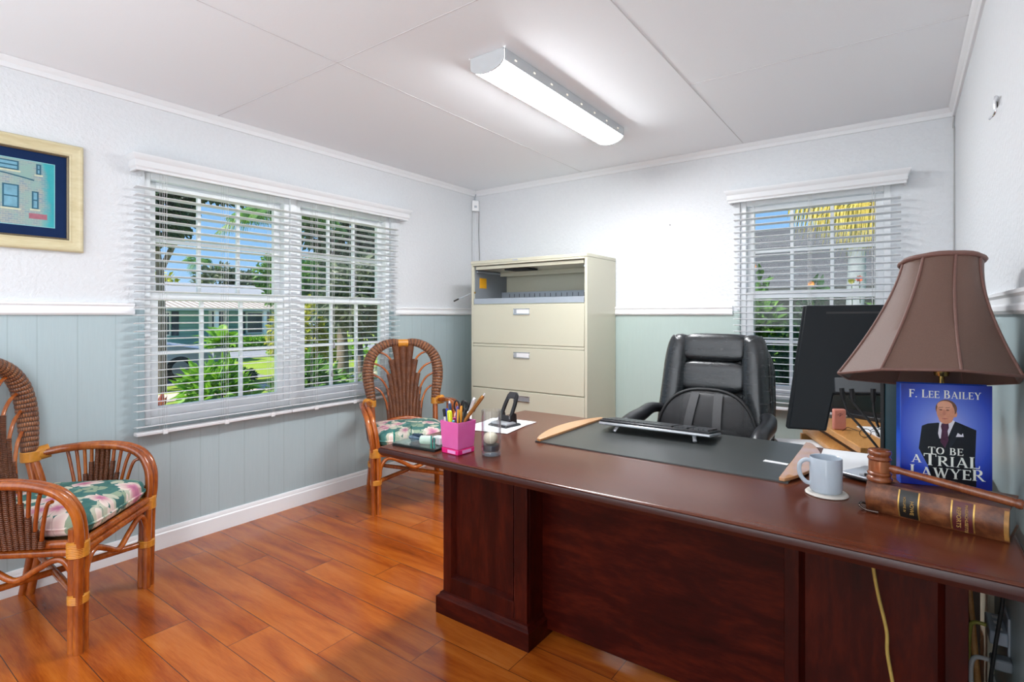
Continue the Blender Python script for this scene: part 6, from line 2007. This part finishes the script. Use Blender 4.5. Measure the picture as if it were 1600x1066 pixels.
for sg in (-1, 1):
    m = MB().add([(-1.35, sg * 0.865, 1.02), (0.85, sg * 0.865, 1.02), (0.20, sg * 0.735, 1.36), (-0.92, sg * 0.735, 1.33)], [(0, 1, 2, 3) if sg < 0 else (3, 2, 1, 0)])
    m.v = [(x, y + sg * 0.012, z) for x, y, z in m.v]
    m.build('side_window', CG, cr, smooth=0)
    MB().bb(2.10, 2.215, sg * 0.62 - 0.17, sg * 0.62 + 0.17, 0.60, 0.72).build('headlight', CHROME, cr, bevel=0.02)
    MB().bb(0.72, 0.84, sg * 0.88, sg * 1.02, 0.98, 1.08).build('wing_mirror', CARP, cr, bevel=0.02)
    for xx in (-1.35, 1.38):
        w_ = MB().lathe([(0.0, -0.10), (0.30, -0.10), (0.325, -0.06), (0.325, 0.08), (0.28, 0.10), (0.0, 0.10)], (xx, sg * 0.80, 0.325), 28, M=rot('X', 90), cap=False).build('wheel', SOFTBLK, cr, smooth=50)
        MB().lathe([(0.0, -0.012), (0.20, -0.012), (0.20, 0.012), (0.0, 0.02)], (xx, sg * 0.905, 0.325), 20, M=rot('X', 90 * sg), cap=False).build('hub_cap', SILVER, w_, smooth=40)

# plants seen through the double window
tree('shade_tree', 'dense dark tree at the upper left of the double window', 'tree', (-13.3, 5.05, GZ), 2.9, [((-0.5, -0.9, 4.3), (1.5, 1.6, 1.25)), ((0.2, -0.2, 4.0), (0.95, 0.9, 0.8)), ((0.6, 0.95, 4.75), (1.1, 1.1, 0.45))], LD, 5200, 0.20, 1, tr=0.11)
tree('yellow_tree', 'far yellowing tree beyond the aqua house', 'tree', (-40, 14.0, GZ), 2.2, [((0, 0, 3.6), (2.2, 2.4, 1.3)), ((0, -3.8, 3.5), (2.2, 2.4, 1.2))], LY, 3600, 0.34, 2, tr=0.2)
tree('olive_tree', 'far olive grey tree behind the middle of the aqua house', 'tree', (-42.5, 20.3, GZ), 2.4, [((0, 0, 4.1), (2.2, 1.9, 1.6)), ((0, 1.8, 4.0), (2.0, 1.7, 1.4))], LO, 4200, 0.34, 3, tr=0.2)
tree('round_tree', 'round green tree behind the right end of the aqua house', 'tree', (-35.8, 22.2, GZ), 2.6, [((0, -0.6, 4.6), (1.9, 2.0, 2.0)), ((0.6, 2.4, 4.2), (2.1, 2.2, 2.3))], LG, 5200, 0.32, 4, tr=0.22)
tree('leafy_tree', 'leafy green tree standing left of the yellow bush', 'tree', (-20.6, 12.9, GZ), 1.6, [((0, 0, 2.6), (1.1, 1.2, 1.1)), ((0.6, 1.2, 3.4), (1.1, 1.2, 1.0))], LG, 3000, 0.22, 14, tr=0.12)
palm('far_palm', 'small far palm rising above the yellowing tree', (-38.4, 16.9, GZ), 5.2, 14, 1.7, 0.75, 0.5, LG, 5, tr=0.14)
palm('coconut_palm', 'tall palm whose fronds droop into the middle of the double window', (-9.62, 5.88, GZ), 3.75, 11, 1.25, 0.62, 0.42, LG, 6, tr=0.13, hang=0.55, nleaf=34)
palm('sago_palm', 'spiky sago palm in front of the aqua house porch', (-20.6, 9.85, GZ), 0.55, 30, 1.25, 0.35, 0.26, LB, 7, tr=0.22, elev=(0.15, 1.3), hang=0.05, nleaf=24, lw=0.035)
shrub('yellow_bush', 'sunlit yellow green bush left in the right half of the double window', (-14.3, 9.35, GZ), (0.95, 1.1, 1.15), LY, 2600, 0.20, 8)
shrub('foundation_hedge', 'low green hedge along the porch of the aqua house', (-25.4, 14.2, GZ), (0.35, 3.0, 0.36), LB, 2600, 0.20, 9, cat='hedge')
shrub('driveway_hedge', 'dark low hedge in front of the parked car', (-13.6, 6.6, GZ), (0.3, 0.9, 0.19), LD, 2600, 0.13, 10, cat='hedge')
shrub('yard_hedge', 'clipped green hedge beyond the road strip, right half of the double window', (-17.6, 12.2, GZ), (0.6, 2.2, 0.36), LB, 2200, 0.18, 11, cat='hedge')
shrub('cycad_bush', 'broad bright green bush just outside the middle of the left blind', (-6.85, 3.26, GZ), (0.36, 0.36, 0.58), LB, 1100, 0.24, 12, elong=4.0)
shrub('cycad_bush', 'bright green bush just outside the right part of the left blind', (-6.35, 4.16, GZ), (0.36, 0.36, 0.57), LG, 1100, 0.24, 13, elong=3.6)
shrub('lime_bush', 'lime green bush outside the lower left of the left blind', (-5.95, 2.85, GZ), (0.18, 0.20, 0.22), LB, 500, 0.14, 15)
shrub('red_croton', 'red and bronze leaved plant outside the lower left window corner', (-6.55, 2.42, GZ), (0.22, 0.20, 0.38), LR, 520, 0.17, 16, elong=2.4)
shrub('dark_hedge', 'dark green hedge filling the lower right half of the double window', (-7.6, 5.1, GZ), (0.55, 0.70, 0.48), LG, 2600, 0.13, 17, cat='hedge')
shrub('dark_hedge', 'dark green hedge outside near the fan back chair', (-6.7, 6.45, GZ), (0.50, 0.50, 0.60), LD, 2400, 0.14, 18, cat='hedge')
tree('evergreen_tree', 'dark evergreen tree filling the right end of the double window', 'tree', (-10.7, 7.9, GZ), 1.5, [((0.2, 0.4, 2.4), (1.2, 1.1, 1.4)), ((0.5, 1.4, 3.1), (1.4, 1.3, 1.6)), ((-0.2, 0.0, 3.9), (1.0, 1.0, 0.9))], LD, 6000, 0.19, 19, tr=0.15)
tree('grey_green_tree', 'grey green tree standing in front of the dark evergreen', 'tree', (-7.7, 6.05, GZ), 1.2, [((0, 0, 2.0), (0.6, 0.6, 0.7))], LO, 1500, 0.16, 20, tr=0.08)
palm('pygmy_palm', 'low palm with thin arching fronds outside the right end of the double window', (-5.7, 4.95, GZ), 0.75, 14, 0.58, 0.55, 0.30, LO, 21, tr=0.08, elev=(0.3, 1.2), hang=0.3, nleaf=28, lw=0.014)

# beyond the back window
t = NT('grey_shingles')
x, y, z = t.sep(t.world())
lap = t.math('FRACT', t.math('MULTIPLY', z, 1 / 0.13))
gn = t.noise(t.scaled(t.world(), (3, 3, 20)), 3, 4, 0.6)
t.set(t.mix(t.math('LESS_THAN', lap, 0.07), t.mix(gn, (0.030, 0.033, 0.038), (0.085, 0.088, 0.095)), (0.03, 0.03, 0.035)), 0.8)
t.bump(t.math('MULTIPLY_ADD', gn, 0.4, lap), 0.5, 0.02)
hr = thing('neighbour_house', 'dark grey shingled house seen through the back window', 'house', (-1.5, 12.6, GZ), math.radians(-6))
MB().bb(-6, 6, 0, 5, 0, 2.4).build('house_walls', t.m, hr, smooth=0)
m = MB()
m.add([(-6.4, -0.5, 2.3), (6.4, -0.5, 2.3), (6.4, 2.6, 3.95), (-6.4, 2.6, 3.95), (-6.4, -0.5, 2.2), (6.4, -0.5, 2.2), (6.4, 2.6, 3.85), (-6.4, 2.6, 3.85)],
      [(0, 1, 2, 3), (7, 6, 5, 4), (0, 4, 5, 1), (1, 5, 6, 2), (2, 6, 7, 3), (3, 7, 4, 0)])
m.add([(-6.4, 2.6, 3.95), (6.4, 2.6, 3.95), (6.4, 5.7, 2.3), (-6.4, 5.7, 2.3), (-6.4, 2.6, 3.85), (6.4, 2.6, 3.85), (6.4, 5.7, 2.2), (-6.4, 5.7, 2.2)],
      [(0, 1, 2, 3), (7, 6, 5, 4), (0, 4, 5, 1), (1, 5, 6, 2), (2, 6, 7, 3), (3, 7, 4, 0)])
m.build('roof', t.m, hr, smooth=0)
palm('garden_palm', 'palm with a smooth pale trunk and hanging gold fronds outside the back window', (-0.50, 8.3, GZ), 4.3, 9, 1.2, 0.6, 0.5, LG, 31, tr=0.10, elev=(0.2, 0.9), hang=0.5, nleaf=24, lw=0.035)
palm('gold_palm', 'palm with gold fronds hanging at the upper right of the back window', (0.50, 6.5, GZ), 3.10, 5, 1.50, 0.20, 0.46, LF, 32, tr=0.08, elev=(-0.12, 0.10), hang=0.9, nleaf=30, lw=0.018, az0=math.radians(152), az_range=math.radians(58))
shrub('croton_bush', 'green and orange croton bush at the left of the back window', (-1.42, 6.8, GZ), (0.34, 0.32, 1.08), LG, 1800, 0.20, 33, elong=2.6)
shrub('croton_bush', 'yellow flecked bush in the middle of the back window', (-0.82, 6.75, GZ), (0.22, 0.30, 1.03), LD, 1600, 0.18, 34, elong=2.4)
shrub('croton_bush', 'low bush at the foot of the pale palm trunk', (-0.18, 6.95, GZ), (0.18, 0.30, 0.95), LG, 1100, 0.18, 35, elong=2.4)
shrub('clipped_hedge', 'dark clipped hedge across the lower half of the back window', (-0.95, 5.45, GZ), (1.25, 0.45, 0.80), LD, 4200, 0.11, 36, cat='hedge')
for i, (fx_, fy_, fz_, c) in enumerate(((-1.36, 6.5, 1.80, 'orange'), (-1.44, 6.45, 1.42, 'orange'), (-0.78, 6.45, 1.58, 'orange'), (-0.36, 6.6, 1.63, 'red'), (-0.43, 6.6, 1.61, 'yellow'))):
    col = {'orange': (0.75, 0.28, 0.04), 'red': (0.75, 0.09, 0.02), 'yellow': (0.80, 0.62, 0.05)}[c]
    place = ['at the top of the left croton bush', 'low on the left croton bush', 'on the middle bush', 'right of the palm trunk', 'in front of the palm trunk'][i]
    o = thing('flower', c + ' flower ' + place + ', back window', 'flower', (fx_, fy_, fz_), 0, 'flowers outside the back window')
    m = MB()
    for k in range(9):
        a = 2 * PI * k / 9
        d = Vector((math.cos(a), -0.4, math.sin(a)))
        s_ = Vector((-math.sin(a), 0, math.cos(a)))
        m.add([(0, 0, 0), d * 0.022 + s_ * 0.010, d * 0.038, d * 0.022 - s_ * 0.010], [(0, 1, 2, 3)])
    m.build('petals', plain(c + '_petals', col, 0.6), o, smooth=0)
    MB().tube([(0, 0.01, 0), (0.0, 0.12, -0.25)], 0.004, 6).build('stalk', LG, o)
